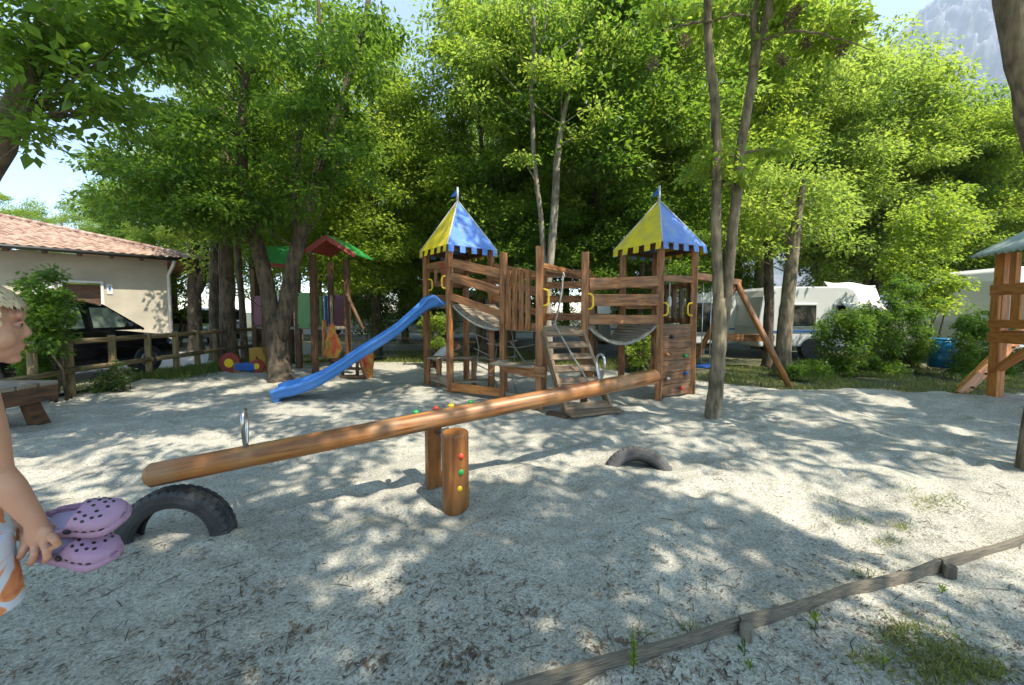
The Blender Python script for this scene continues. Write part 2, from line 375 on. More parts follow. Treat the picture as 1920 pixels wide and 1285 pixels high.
# sheet sampled finely near the camera
ys = np.concatenate([np.linspace(-6, .6, 12), .6 + (np.linspace(0, 1, 300) ** 1.35) * 9.9])
us = np.linspace(-1, 1, 620)
Yg, Ug = np.meshgrid(ys, us, indexing='ij')
Xg = Ug * np.maximum(3.4 + np.abs(Yg) * 1.55, 3.4)
Zg = sand_h(Xg, Yg)
inside = np.minimum(edge_y(Xg) - Yg + .35 * noise2(Xg * 1.2, Yg * 1.2, 12), 12)
Zg = Zg - np.clip(-inside / .25, 0, 1) * .22
# bare path beyond the timber edging lies lower
def past_board(x, y): return (x - .35) * .62 - (y - 1.27) * 1.0 if False else None
ni, nj = Yg.shape
idx = np.arange(ni * nj).reshape(ni, nj)
fc = np.stack([idx[:-1, :-1], idx[:-1, 1:], idx[1:, 1:], idx[1:, :-1]], -1).reshape(-1, 4)
sand = struct(link('sand', arrmesh('sand', np.stack([Xg, Yg, Zg], -1).reshape(-1, 3), fc, 'sand', smooth=True)))
sand['label'] = 'pale grit of the playground pit, rutted and strewn with dry leaves'
gx = np.linspace(-60, 60, 200); gy = np.concatenate([np.linspace(-30, 5, 10), np.linspace(5.4, 40, 120), np.linspace(45, 900, 12)])
A_, B_ = np.meshgrid(gy, gx * 1.0, indexing='ij'); B2_ = B_ * np.maximum(1, A_ / 40)
Z_ = -.13 + .03 * noise2(B2_ * .7, A_ * .7, 21) * (A_ < 60); Z_ = np.where(A_ < 5.5, -.3, Z_)
idx = np.arange(A_.size).reshape(A_.shape); fc = np.stack([idx[:-1, :-1], idx[:-1, 1:], idx[1:, 1:], idx[1:, :-1]], -1).reshape(-1, 4)
earth = struct(link('ground', arrmesh('ground', np.stack([B2_, A_, Z_], -1).reshape(-1, 3), fc, 'earth', smooth=True)))
# pale gravel road behind the fence and the house
rd = MB(); 
ROAD = [V(-7.6, 4.4, 0), V(-7.6, 9.0, 0), V(-5.6, 10.6, 0), V(-1.6, 12.2, 0), V(-1.6, 15.2, 0), V(-8, 16.5, 0), V(-25, 18, 0), V(-25, 2, 0)]
b0 = len(rd.v); rd.v += [p + V(0, 0, -.07) for p in ROAD]; rd.face(tuple(range(len(ROAD)))[::-1], [(p.x, p.y) for p in ROAD][::-1])
struct(rd.build('gravel_road', 'road'))

# ------------------------------------------------------------------ mountain and far hills
def hill(name, x0, x1, y, hs, depth, seed):
    n = 420; m_ = 150; X, T_ = np.meshgrid(np.linspace(x0, x1, n), np.linspace(0, 1, m_))
    top = np.interp(X, [a for a, b in hs], [b for a, b in hs]); h = top * np.sin(T_ * math.pi / 2) ** .85
    k = np.zeros_like(h)
    for a, b, amp, sd in ((150., 2.2, .10, 1), (60., 5., .06, 2), (24., 13., .035, 3), (9., 33., .018, 4), (4., 75., .008, 5)):
        q = noise2(X / a + 50, T_ * b + 7, seed + sd); k += top * amp * (1 - 2 * np.abs(q) * 1.6)
    v = np.stack([X, y + T_ * depth - k * .5, np.maximum(h + k * np.clip(T_ * 5, 0, 1), -5)], -1).reshape(-1, 3)
    idx = np.arange(n * m_).reshape(m_, n); f = np.stack([idx[:-1, :-1], idx[:-1, 1:], idx[1:, 1:], idx[1:, :-1]], -1).reshape(-1, 4)
    return struct(link(name, arrmesh(name, v, f, 'rock', smooth=True)))
mt = hill('mountain', 500, 2300, 1000, [(500, 0), (1000, 480), (1100, 700), (1400, 930), (1900, 1100), (2300, 900)], 500, 3)
mt['label'] = 'grey rocky mountain slope beyond the treetops'
hz = bpy.data.meshes.new('haze'); bmx = bmesh.new(); bmesh.ops.create_cube(bmx, size=1); bmesh.ops.transform(bmx, matrix=Matrix.Translation((200, 700, 698)) @ Matrix.Diagonal((5200, 1900, 1404, 1)), verts=bmx.verts); bmx.to_mesh(hz); bmx.free()
hm = bpy.data.materials.new('pale_haze'); hm.use_nodes = True; hn = hm.node_tree; hn.nodes.remove(hn.nodes['Principled BSDF'])
pv = hn.nodes.new('ShaderNodeVolumePrincipled'); pv.inputs['Color'].default_value = (.72, .82, .95, 1); pv.inputs['Density'].default_value = .00032; pv.inputs['Anisotropy'].default_value = .2
hn.links.new(pv.outputs[0], hn.nodes['Material Output'].inputs['Volume']); hz.materials.append(hm)
hzo = link('haze', hz); hzo['kind'] = 'stuff'; hzo['label'] = 'thin pale summer haze veiling the far mountain'
# ------------------------------------------------------------------ service building on the left
E1 = V(-10.2, 12.5, 0); wd = V(-.69, -.724, 0); wn = V(.724, -.69, 0)        # eave end, along the wall to the left, outward
K = V(-11.18, 12.2, 0)                                                     # wall corner
bld = thing('service_building', K, 'low beige rendered washhouse with terracotta tiled hip roof beside the parked cars', 'building')
m = MB(); L0 = 9.0; H = 2.95
def wp(t, z, o=0): return K + wd * t + wn * o + V(0, 0, z)
# front wall around the door opening
d0, d1, dz = 1.48, 2.22, 2.14
m.bar(wp(-.0, H / 2, -.12) + V(0, 0, 0), wp(d0, H / 2, -.12), .24, H)
m.bar(wp(d1, H / 2, -.12), wp(L0, H / 2, -.12), .24, H)
m.bar(wp(d0, (dz + H) / 2, -.12), wp(d1, (dz + H) / 2, -.12), .24, H - dz)
side = K - wn * .24
m.bar(side + V(0, 0, H / 2) + wd * .12, side - wn * 7 + V(0, 0, H / 2) + wd * .12, .24, H)
m.build('wall', 'render', bld)
MB().bar(wp(d0 + .01, 1.05, -.21), wp(d1 - .01, 1.05, -.21), .05, 2.1).build('door', 'darkwood', bld)
m = MB(); m.bar(wp(d0 - .03, 1.1, .02), wp(d0 - .03, 2.2, .02), .06, .06, up=wd); m.bar(wp(d1 + .03, 0, .02), wp(d1 + .03, 2.2, .02), .06, .06, up=wd)
m.bar(wp(d0, 2.17, .021), wp(d1, 2.17, .021), .06, .06); m.build('door_frame', 'white', bld)
MB().bar(wp(2.35, 1.85, .02), wp(2.8, 1.85, .02), .03, .55).build('notice_board', 'white', bld)
sg = MB().bar(wp(1.24, 1.98, .012), wp(1.36, 1.98, .012), .02, .30).build('sign', 'white', bld)
m = MB(); c = wp(1.30, 2.0, .026); m.bar(c - V(0, 0, .06), c + V(0, 0, .03), .035, .006, up=wn); m.ball(c + V(0, 0, .055), (.018, .018, .018), 8, 6)
m.bar(c + V(0, 0, .0) - wd * .03, c + V(0, 0, 0) + wd * .03, .014, .006, up=wn); m.build('pictogram', 'bluepaint', sg)
# hip roof with curved tiles
rise = .30; n_in = -wn
def roofpt(a, b):  # a along the eave from E1, b inward
    return E1 + wd * a + n_in * b + V(0, 0, 3.0 + b * rise)
m = MB(); P = []
nb = 15; per = .21; cols = 46
for side_ in (0,):
    for k in range(nb):
        r0 = []; r1 = []
        ba, bb = k * .33, (k + 1) * .33 + .03
        for j in range(cols * 6 + 1):
            a = j / 6 * per
            z = .045 * abs(math.cos(math.pi * a / per)) 
            def q(bv, lift):
                av = max(a, bv); p = roofpt(av, bv); return p + V(0, 0, z + lift)
            r0.append(q(ba, .035)); r1.append(q(bb, 0))
        m.grid([[p - V(0, 0, .03) for p in r0], r0, r1])
def roofpt2(a, b): # the hip end: a from E1 along -wn (inward), b along wd inward
    return E1 + n_in * a + wd * b + V(0, 0, 3.0 + b * rise)
for k in range(nb):
    r0 = []; r1 = []; ba, bb = k * .33, (k + 1) * .33 + .03
    for j in range(cols * 5 + 1):
        a = j / 5 * per; z = .045 * abs(math.cos(math.pi * a / per))
        r0.append(roofpt2(max(a, ba), ba) + V(0, 0, z + .035)); r1.append(roofpt2(max(a, bb), bb) + V(0, 0, z))
    m.grid([r1, r0, [p - V(0, 0, .03) for p in r0]])
hp = [roofpt(t, t) + V(0, 0, .07) for t in np.linspace(0, 4.9, 12)]
m.tube(hp, .07, 8)
rf = m.build('roof', 'tile', bld)
m = MB(); m.prism([roofpt(0, 0) - V(0, 0, .06), roofpt(9.5, 0) - V(0, 0, .06), roofpt(9.5, 4.9) - V(0, 0, .06), roofpt(4.9, 4.9) - V(0, 0, .06)], (0, 0, .04)); m.build('soffit', 'darkwood', bld)
m = MB(); m.prism([roofpt2(0.02, 0) - V(0, 0, .065), roofpt2(9.5, 0) - V(0, 0, .065), roofpt2(9.5, 4.9) - V(0, 0, .065), roofpt2(4.9, 4.9) - V(0, 0, .065)], (0, 0, .04)); m.build('soffit', 'orangewood', bld)
m = MB(); gp = [E1 + wn * .05 + wd * t + V(0, 0, 2.97) for t in (-.05, 9.3)]; m.tube(gp, .055, 10); m.build('gutter', 'black', bld)
m = MB(); dp = K + wn * .06 - wd * .02; m.tube([E1 + wn * .02 + wd * .75 + V(0, 0, 2.92), E1 + wd * .78 + V(0, 0, 2.8), dp + V(0, 0, 2.5), dp + V(0, 0, 2.3), dp], .045, 10); m.build('downpipe', 'renderwhite', bld)
for k in range(14):
    a = .25 + k * .62
    p0 = E1 + wd * a + V(0, 0, 2.90); MB().bar(p0, p0 + n_in * .7 + V(0, 0, .7 * rise), .10, .11).build('rafter', 'darkwood', bld, bevel=.008)

# ------------------------------------------------------------------ cars
def car(name, loc, rz, paint, label, group, L=4.1, W=1.72, H=1.46):
    root = thing(name, loc, label, 'car', group, rz)
    # local: +x is the front
    prof = [(-.48, .30), (-.50, .55), (-.495, .78), (-.47, .90), (-.30, .93), (.12, .92), (.24, .88), (.42, .78), (.485, .62), (.50, .45), (.49, .26), (.38, .22), (-.38, .22)]
    m = MB(); T = root.matrix_basis
    rows = []
    for yy, sc in ((-.5, .0), (-.5, .86), (-.47, .97), (-.40, 1), (.40, 1), (.47, .97), (.5, .86), (.5, 0)):
        rows.append([T @ V(x * L * (1 - .05 * (abs(yy) > .41)), yy * W, (z - .55) * (sc if sc else .01) * (1) * H / 1.46 + .55 * H / 1.46) for x, z in prof])
    m.grid(rows, closed=True); bd = m.build('body', paint, root)
    # greenhouse: dark glass with painted roof and pillars
    gh = [(-.47, .90), (-.40, 1.28), (-.33, 1.40), (-.10, 1.46), (.06, 1.43), (.14, 1.36), (.30, .90)]
    m = MB(); rows = []
    for yy, in_ in ((-.46, 0), (-.455, .2), (-.40, 1), (.40, 1), (.455, .2), (.46, 0)):
        rows.append([T @ V(x * L, yy * W * (1 - .10 * max(0, (z - .9) / .56) * 1), z * H / 1.46) for x, z in gh])
    m.grid(rows, sm=False)
    for r in (rows[0], rows[-1]):
        b = len(m.v); m.v += r; fidx = tuple(range(b, b + len(r))); m.face(fidx if r is rows[-1] else fidx[::-1], [(0, 0)] * len(r))
    m.build('windows', 'glass', root)
    for (xa, xb, xc, xd) in ((-.30, -.165, -.155, -.28), (-.13, .045, .035, -.12), (.08, .27, .15, .075)):
        f = lambda x, z: T @ V(x * L, -.472 * W * (1 - .10 * max(0, (z - .9) / .56)), z * H / 1.46)
        m = MB(); m.prism([f(xa, .96), f(xb, .96), f(xc, 1.33), f(xd, 1.33)], T.to_3x3() @ V(0, -.006, 0)); m.build('side_window', 'lightglass', root)
    m = MB(); top = [(-.41, 1.26), (-.34, 1.395), (-.10, 1.465), (.06, 1.435), (.15, 1.355)]
    rows = [[T @ V(x * L, yy * W * (1 - .10 * max(0, (z - .9) / .56)) * 1.01, (z + .012) * H / 1.46) for x, z in top] for yy in (-.46, -.3, 0, .3, .46)]
    m.grid(rows); 
    for sx in (-1, 1):
        for (xa, za, xb, zb) in ((-.445, .92, -.33, 1.38), (-.16, .92, -.14, 1.44), (.06, .92, .05, 1.42), (.305, .90, .13, 1.38)):
            f = lambda x, z: T @ V(x * L, sx * .467 * W * (1 - .10 * max(0, (z - .9) / .56)), z * H / 1.46)
            m.bar(f(xa, za), f(xb, zb), .05, .02, up=(T.to_3x3() @ V(0, 1, 0)))
        m.tube([T @ V(-.36 * L, sx * .37 * W, 1.43 * H / 1.46), T @ V(-.30 * L, sx * .38 * W, 1.48 * H / 1.46), T @ V(0, sx * .38 * W, 1.50 * H / 1.46), T @ V(.06 * L, sx * .37 * W, 1.44 * H / 1.46)], .014, 6)
    m.build('roof', paint, root)
    for sx in (-1, 1):
        c0 = T @ V(.22 * L, sx * .53 * W, .98 * H / 1.46); MB().ball(c0, (.08, .11, .075), 10, 8, rot=T.to_3x3()).build('mirror', paint, root)
        t = MB().ball(T @ V(-.485 * L, sx * .40 * W, .78), (.05, .12, .10), 10, 8, rot=T.to_3x3()).build('tail_light', 'red', root)
        MB().ball(T @ V(.468 * L, sx * .36 * W, .66), (.07, .14, .07), 10, 8, rot=T.to_3x3()).build('headlight', 'white', root)
    for fx in (-.31, .31):
        for sx in (-1, 1):
            c0 = T @ V(fx * L, sx * .455 * W, .30); ax = T.to_3x3() @ V(0, sx, 0)
            wh = MB().tube([c0 - ax * .1, c0 + ax * .085, c0 + ax * .1], [.30, .30, .27], 24, sm=True).build('wheel', 'tyre', root)
            MB().tube([c0 + ax * .09, c0 + ax * .108], [.19, .16], 20).build('rim', 'steel', wh)
    MB().bar(T @ V(-.503 * L, -.26, .58), T @ V(-.503 * L, .26, .58), .012, .11).build('number_plate', 'white', root)
    return root
car('parked_car', (-8.98, 7.0, -.04), R(90 - 4), 'blackcar', 'glossy black hatchback parked behind the wooden rail fence, roof rails on top', 'parked cars', H=1.56)
car('parked_car', (-13.6, 16.6, 0), R(-75), 'silvercar', 'silver car parked far back between the washhouse corner and the forked tree', 'parked cars')

# ------------------------------------------------------------------ rail fence on the left
fc_ = thing('rail_fence', (-6.85, 7, 0), 'low rustic fence of round wooden posts and two rails in front of the black car', 'fence')
fpost = [(55, 5.15), (125, 5.72), (207, 6.40), (275, 7.02), (327, 7.62), (367, 8.12), (402, 8.8)]
tops = []
for px, Y in fpost:
    p = PX(px, 600, Y); z0 = float(sand_h(p.x, p.y)) - .1
    MB().tube([V(p.x, p.y, z0), V(p.x, p.y, .90)], [.055, .05], 12).build('post', 'fencewood', fc_, bevel=.006); tops.append(V(p.x, p.y, 0))
m0 = tops[0] + (tops[0] - tops[1]) * 3
tops = [m0] + tops + [tops[-1] + V(.15, 1.6, 0)]
for z, o in ((.83, .0), (.40, .06)):
    for k in range(0, len(tops) - 1, 2):
        q = tops[min(k + 2, len(tops) - 1)]; md = tops[k + 1] if k + 2 < len(tops) else (tops[k] + q) / 2
        MB().tube([tops[k] + V(o, -.05, z + .01), md + V(o, 0, z), q + V(o, .05, z + .01)], .045, 10).build('rail', 'fencewood', fc_)

# ------------------------------------------------------------------ bench end at the left
bn = thing('bench', (-5.2, 4.0, 0), 'heavy dark wooden bench jutting in behind the child', 'bench')
for k, (dy, dz_) in enumerate(((-.19, 0), (0, 0), (.19, 0))):
    MB().bar(V(-7.3, 4.0 + dy, .48), V(-5.30, 4.05 + dy, .48), .17, .05).build('seat_plank', 'greywood', bn, bevel=.006)
m = MB(); m.bar(V(-7.3, 3.80, .37), V(-5.35, 3.84, .37), .06, .17); m.bar(V(-7.3, 4.22, .37), V(-5.35, 4.26, .37), .06, .17); m.bar(V(-5.35, 3.76, .37), V(-5.35, 4.34, .37), .06, .17, up=(0, 0, 1))
m.build('apron', 'darkwood', bn, bevel=.006)
for x in (-5.52, -7.0):
    m = MB(); m.prism([V(x, 3.86, .36), V(x, 3.98, .36), V(x, 3.90, -.05), V(x, 3.74, -.05)], (.09, 0, 0)); m.prism([V(x, 4.10, .36), V(x, 4.22, .36), V(x, 4.36, -.05), V(x, 4.20, -.05)], (.09, 0, 0)); m.build('leg', 'darkwood', bn, bevel=.008)

# ------------------------------------------------------------------ seesaw
ss = thing('seesaw', (-.44, 2.65, 0), 'wooden log seesaw on a round post, left end resting on the half-buried tyre', 'seesaw')
bl = PX(284, 891, 2.03); br = PX(1228, 706, 3.39)
dv = (br - bl).normalized()
MB().tube([bl + (br - bl) * t for t in np.linspace(0, 1, 14)], .0655, 32, round_=.022).build('beam', 'log', ss)
bq = V(-.41, .912, 0)
def beam_at(px):
    u = (px - 960) / F; n = V(u, 0, 0)
    t = (u * bl.y - bl.x) / ((br.x - bl.x) - u * (br.y - bl.y)); return bl + (br - bl) * t
for px, hh in ((452, .225), (1127, .235)):
    c = beam_at(px) + V(0, 0, .05)
    pts = [c + bq * a + V(0, 0, z) for a, z in ((-.012, -.02), (-.018, .03), (-.045, .10), (-.058, .155), (-.05, .20), (-.028, .225), (0, .232), (.028, .225), (.05, .20), (.058, .155), (.045, .10), (.018, .03), (.012, -.02))]
    MB().tube(pts, .0115, 10).build('handle', 'steel', ss)
fp = PX(855, 965, 2.50); fp.z = 0
po = MB(); po.tube([V(fp.x, fp.y, -.35), V(fp.x, fp.y, .47), V(fp.x, fp.y, .483), V(fp.x, fp.y, .49)], [.091, .091, .088, .080], 14, sm=False); po = po.build('front_post', 'pole', ss)
for (px, py, mm) in ((864, 856, 'red'), (864, 886, 'green'), (861, 916, 'yellow')):
    c = PX(px, py, 2.425); MB().ball(c, (.0215, .013, .0215), 14, 10).build('knob', mm, po)
bp2 = fp + (bq * .42); bp2 = V(-.60, 2.80, 0)
MB().bar(V(bp2.x, bp2.y, -.3), V(bp2.x, bp2.y, .50), .11, .11, up=(-.41, .91, 0)).build('rear_post', 'pole', ss, bevel=.008)
m = MB(); c = V(-.485, 2.66, 0); m.bar(V(c.x, c.y, .16), V(c.x, c.y, .46), .012, .07, up=(.6, .8, 0)); m.tube([V(fp.x, fp.y, .40), V(bp2.x, bp2.y, .40)], .015, 10)
for z in (.2, .28, .36): m.ball(V(c.x + .012, c.y - .02, z), (.012, .012, .012), 8, 6)
m.build('bracket', 'steel', ss)
for (px, mm) in ((780, 'green'), (819, 'red'), (848, 'yellow'), (886, 'green')):
    c = beam_at(px); c = c + bq * .058 + V(0, 0, .062); MB().ball(c, (.024, .024, .017), 12, 8).build('knob', mm, ss)

# ------------------------------------------------------------------ tyres
def tyre(loc, rz, mt_, label, Ro=.33, wd_=.10, tilt=0):
    prof = [(-.60, .64), (-.72, .65), (-.92, .70), (-1.0, .78), (-.97, .90), (-.86, .955), (-.78, .98), (-.55, 1), (-.45, 1), (-.42, 1), (-.12, 1), (-.08, 1), (.08, 1), (.12, 1), (.42, 1), (.45, 1), (.55, 1), (.78, .98), (.86, .955), (.97, .90), (1.0, .78), (.92, .70), (.72, .65), (.60, .64), (.62, .70), (.8, .76), (.84, .86), (.7, .93), (-.7, .93), (-.84, .86), (-.8, .76), (-.62, .70)]
    m = MB(); rows = []; n = 160
    rot = Matrix.Rotation(rz, 3, 'Z') @ Matrix.Rotation(tilt, 3, 'X')
    for i in range(n):
        th = 2 * math.pi * i / n; r_ = []
        for k, (a, r) in enumerate(prof):
            rr = r * Ro
            if 5 <= k <= 17:
                if k in (9, 11, 13, 14) or (k in (8,)): rr -= .006
                elif k in (5, 6, 7, 16, 17, 15) and (i + (3 if a > 0 else 0)) % 4 == 0: rr -= .008
                elif k in (10, 12) and (i % 4 == 2): rr -= .005
            r_.append(V(*loc) + rot @ V(math.cos(th) * rr, a * wd_, math.sin(th) * rr))
        rows.append(r_)
    rows.append(rows[0]); m.grid(rows, sm=False, closed=True); o = m.build('tyre', mt_)
    return tag(o, label, 'tyre', 'half-buried tyres')
tyre((-1.915, 2.07, .010), R(9), 'tyre', 'black tyre half buried upright under the low end of the seesaw', .298, .062)
tyre((1.04, 3.0, -.12), R(-14), 'tyregrey', 'dusty grey tyre sunk deep in the sand right of the seesaw post', .30, .09, R(-28))

# ------------------------------------------------------------------ timber edging and stakes
M['edgewood'] = wood('dark_grey_timber', (.07, .06, .045), (.15, .125, .09), (.22, .185, .135), .8, grey=.6, greycol=(.11, .10, .075))  # timber set to a darker grey overall
eg = thing('timber_edging', (1.6, 1.7, 0), 'weathered plank edging with round stakes running along the bottom right of the pit', 'edging')
ep = [G(880, 1330), G(1385, 1178), G(1762, 1066), G(2060, 975)]
ep = [V(p.x, p.y, 0) for p in ep]; ep[0] = ep[1] + (ep[0] - ep[1]) * 1.6; ep[3] = ep[2] + (ep[3] - ep[2]) * 1.8
for k in range(3):
    a, b = ep[k], ep[k + 1]; d = (b - a).normalized() * .004; n = 7
    m = MB(); pr = []
    for i in range(n):
        t = i / (n - 1); p = a + d + (b - a - d * 2) * t; z = .028 + .006 * math.sin(i * 2.1 + k); nrm = V(d.y, -d.x, 0).normalized()
        h = .016; wob = nrm * (.004 * math.sin(i * 1.7))
        pr.append([p - nrm * .009 + wob + V(0, 0, -.10), p - nrm * .009 + wob + V(0, 0, z + h), p + nrm * .009 + wob + V(0, 0, z + h), p + nrm * .009 + wob + V(0, 0, -.10)])
    m.grid(pr, sm=False, closed=True)
    for q in (pr[0], pr[-1]):
        b_i = len(m.v); m.v += q; m.face(tuple(range(b_i, b_i + 4)) if q is pr[-1] else tuple(range(b_i, b_i + 4))[::-1], [(0, 0)] * 4)
    m.build('plank', 'edgewood', eg, bevel=.003)
for k in (1, 2):
    p = ep[k]; nrm = V((ep[2] - ep[1]).y, -(ep[2] - ep[1]).x, 0).normalized(); c = p + nrm * .036
    MB().tube([c + V(0, 0, -.15), c + V(0, 0, .038), c + V(0, 0, .042)], [.026, .025, .022], 16).build('stake', 'edgewood', eg)

# ------------------------------------------------------------------ the large climbing frame
pf = thing('climbing_frame', (.4, 6.0, 0), 'wooden climbing frame with two blue and yellow pointed roofs, bridges and a blue slide', 'climbing frame')
def post(p, top, base=-.15, wdt=.088, m_='wood', rz=None, lean=None):
    a = V(p.x, p.y, base); b = V(p.x + (lean[0] if lean else 0), p.y + (lean[1] if lean else 0), top)
    u = (math.cos(rz), math.sin(rz), 0) if rz is not None else (0, 1, 0)
    return MB().bar(a, b, wdt, wdt, up=u).build('post', m_, pf, bevel=.008)
ph1 = R(51.1); s1 = .815; A = V(-.994, 5.95, 0)
a1 = V(-math.cos(ph1), math.sin(ph1), 0); a2 = V(math.sin(ph1), math.cos(ph1), 0)
B = A + a1 * s1; D = A + a2 * s1; C = A + a1 * s1 + a2 * s1
for p in (A, B, C, D): post(p, 2.40, rz=ph1)
ph2 = R(62); s2 = .76; A2 = V(2.182, 5.515, 0)
b1 = V(-math.cos(ph2), math.sin(ph2), 0); b2 = V(math.sin(ph2), math.cos(ph2), 0)
B2 = A2 + b1 * s2; D2 = A2 + b2 * s2; C2 = B2 + b2 * s2
for p in (A2, B2, C2, D2): post(p, 2.33, rz=ph2, wdt=.095)
P1 = V(-.126, 5.5, 0); P2 = V(.37, 5.02, 0); P3 = V(1.0, 5.14, 0); P4 = V(1.22, 5.80, 0); P6 = V(.5, 6.0, 0)
post(P1, 2.16, rz=ph1); post(P2, 2.17, rz=R(80), wdt=.10); post(P3, 2.11, rz=R(80), wdt=.10); post(P4, 1.88, rz=ph2); post(P6, 2.02, rz=ph1)
post(V(-.5, 6.05, 0) + V(.18, -.1, 0), .98, wdt=.08)

def tent(c0, e1, e2, s, ze, za, ov, zp):
    """pyramid roof of four plastic sheets with square-cut flaps; e1,e2 the two plan directions from the near post"""
    cen = c0 + (e1 + e2) * s / 2; h = s / 2 + ov; rf_ = None
    cr = [cen + (-e1 - e2) * h, cen + (e2 - e1) * h, cen + (e1 + e2) * h, cen + (e1 - e2) * h]   # near, e2 end, far, e1 end
    ap = cen + V(0, 0, za)
    cols = ['roofblue', 'roofyellow', 'roofblue', 'roofyellow']
    root = None
    for k in range(4):
        p, q = cr[k] + V(0, 0, ze), cr[(k + 1) % 4] + V(0, 0, ze); nf = 5 if True else 5
        out = ((p + q) / 2 - cen); out.z = 0; out.normalize(); t_ = out * .004
        poly = [ap + (p - ap) * .04, ]
        m = MB(); d = (q - p)
        tri = [ap + V(0, 0, -.02), p + V(0, 0, .0), q + V(0, 0, .0)]
        m.prism([tri[0] , tri[1] + d * .008, tri[2] - d * .008], V(out.x * .006, out.y * .006, .006))
        o = m.build('roof_panel', cols[k], pf)
        nfl = 4; wv = 1 / (2 * nfl + 1)
        m = MB()
        slope = (p + q) / 2 - ap; slope.normalize(); dn = (slope * .3 + V(0, 0, -1)).normalized()
        for j in range(nfl + 1):
            u0 = (2 * j) * wv + .01; u1 = u0 + wv * .98
            x0 = p + d * max(u0, .012) + out * .003; x1 = p + d * min(u1, .988) + out * .003
            tw = rnd.uniform(-.012, .012)
            m = MB(); m.prism([x0 + V(0, 0, .012), x1 + V(0, 0, .012), x1 + dn * .10 + out * tw, x0 + dn * .10 + out * tw], out * .006); m.build('roof_flap', cols[k], o)
    m = MB()
    for k in range(4): m.tube([ap + V(0, 0, .01), cr[k] + V(0, 0, ze + .008)], .010, 6)
    m.build('ridge_trim', 'white', pf)
    m = MB()
    for k in range(4):
        m.bar(c0 + (cr[k] - cen) * 0 + (cen - c0) + (cr[k] - cen) * .82 + V(0, 0, ze - .03), cen + (cr[(k + 1) % 4] - cen) * .82 + V(0, 0, ze - .03), .04, .07)
    m.build('roof_frame', 'darkwood', pf)
    m = MB().tube([ap - V(0, 0, .05), ap + V(0, 0, zp)], [.022, .018], 10).build('flagpole', 'white', pf)
    fm = MB(); f0 = ap + V(0, 0, zp - .02); fm.prism([f0 + V(-.012, 0, 0), f0 + V(-.012, -.02, -.13), f0 + V(-.13, .02, -.15)], (0, .006, 0)); fm.build('flag', 'bluepaint', m)
tent(A, a1, a2, s1, 2.34, 3.20, .075, .235)
tent(A2, b1, b2, s2, 2.30, 3.06, .11, .235)

# platforms
def deck(quad, z, th=.04, n=6, mm='greywood'):
    p, q, r, s = quad; m = MB()
    for k in range(n):
        t0 = k / n + .006; t1 = (k + 1) / n - .006
        m.prism([p + (s - p) * t0 + V(0, 0, z - th), q + (r - q) * t0 + V(0, 0, z - th), q + (r - q) * t1 + V(0, 0, z - th), p + (s - p) * t1 + V(0, 0, z - th)], (0, 0, th))
    return m.build('platform', mm, pf)
deck((A, D, C, B), 1.40); deck((A2, D2, C2, B2), 1.10)
deck((P2, P3, P4, P6), 1.08); 
m = MB(); m.prism([P1 + V(0, 0, 1.03), P2 + V(0, 0, 1.03), P6 + V(0, 0, 1.03)], (0, 0, .045)); m.build('platform', 'greywood', pf)
def rail(p, q, z0, z1, h=.12, w=.032, mm='wood', o=V(0, 0, 0), name='rail'):
    return MB().bar(V(p.x, p.y, z0) + o, V(q.x, q.y, z1) + o, w, h).build(name, mm, pf, bevel=.005)
n1 = (P1 - A).normalized(); sd = V(n1.y, -n1.x, 0) * .055   # toward the camera
for z0, z1, h in ((2.07, 1.86, .135), (1.86, 1.60, .135), (1.54, 1.27, .11)):
    rail(A + n1 * .045, P1 - n1 * .045, z0, z1, h, o=sd * .4)
    rail(D + n1 * .04, P6 - n1 * .04, z0, z1, h)
def sagdeck(p0, p1, q0, q1, z0, z1, sag, n=14, zw=.03):
    """chain-hung plank deck: p side near, q side far"""
    pts = []
    for k in range(n + 1):
        t = k / n; z = z0 + (z1 - z0) * t - sag * 4 * t * (1 - t); pts.append((p0 + (p1 - p0) * t + V(0, 0, z), q0 + (q1 - q0) * t + V(0, 0, z)))
    br_ = bpy.data.objects.new('hanging_bridge', None); COL.objects.link(br_); br_.parent = pf
    br_.location = (0, 0, 0)
    for k in range(n):
        a, b = pts[k][0], pts[k][1]; c, d = pts[k + 1][0], pts[k + 1][1]
        e = (c - a); l = e.length
        ma = (a + c) / 2; mb_ = (b + d) / 2
        MB().bar(ma, mb_, l * .86, zw, up=(e.cross(mb_ - ma) * -1)).build('deck_plank', 'greywood', br_)
    m = MB(); m.tube([x[0] + V(0, 0, -.02) for x in pts], .018, 8); m.tube([x[1] + V(0, 0, -.02) for x in pts], .018, 8); m.build('cable', 'rope', br_)
sagdeck(A + n1 * .06, P1 - n1 * .05, D + n1 * .06, P6 - n1 * .05, 1.42, 1.06, .11)
n2 = (A2 - P3).normalized()
sagdeck(P3 + n2 * .06, A2 - n2 * .05, P4 + (B2 - P4).normalized() * .05, B2 - n2 * .05, 1.10, 1.12, .25, 16)
s2d = V(n2.y, -n2.x, 0) * .02
for z0, z1, h in ((1.685, 1.75, .15), (1.46, 1.475, .165), (1.19, 1.19, .13)):
    rail(P3 + n2 * .05, A2 - n2 * .05, z0, z1, h, o=s2d)
    n3 = (B2 - P4).normalized(); rail(P4 + n3 * .04, B2 - n3 * .04, z0 + .02, z1, h)
# vertical slats between P1 and P2
n4 = (P2 - P1).normalized(); o4 = V(n4.y, -n4.x, 0) * .03
rail(P1, P2, 1.80, 1.80, .08); rail(P1, P2, 1.10, 1.10, .09)
for t in (.20, .38, .56, .74):
    c = P1 + (P2 - P1) * t + o4; MB().bar(V(c.x, c.y, 1.045), V(c.x, c.y, 1.90 - .02 * rnd.random()), .085, .025, up=o4).build('slat', 'wood', pf, bevel=.005)
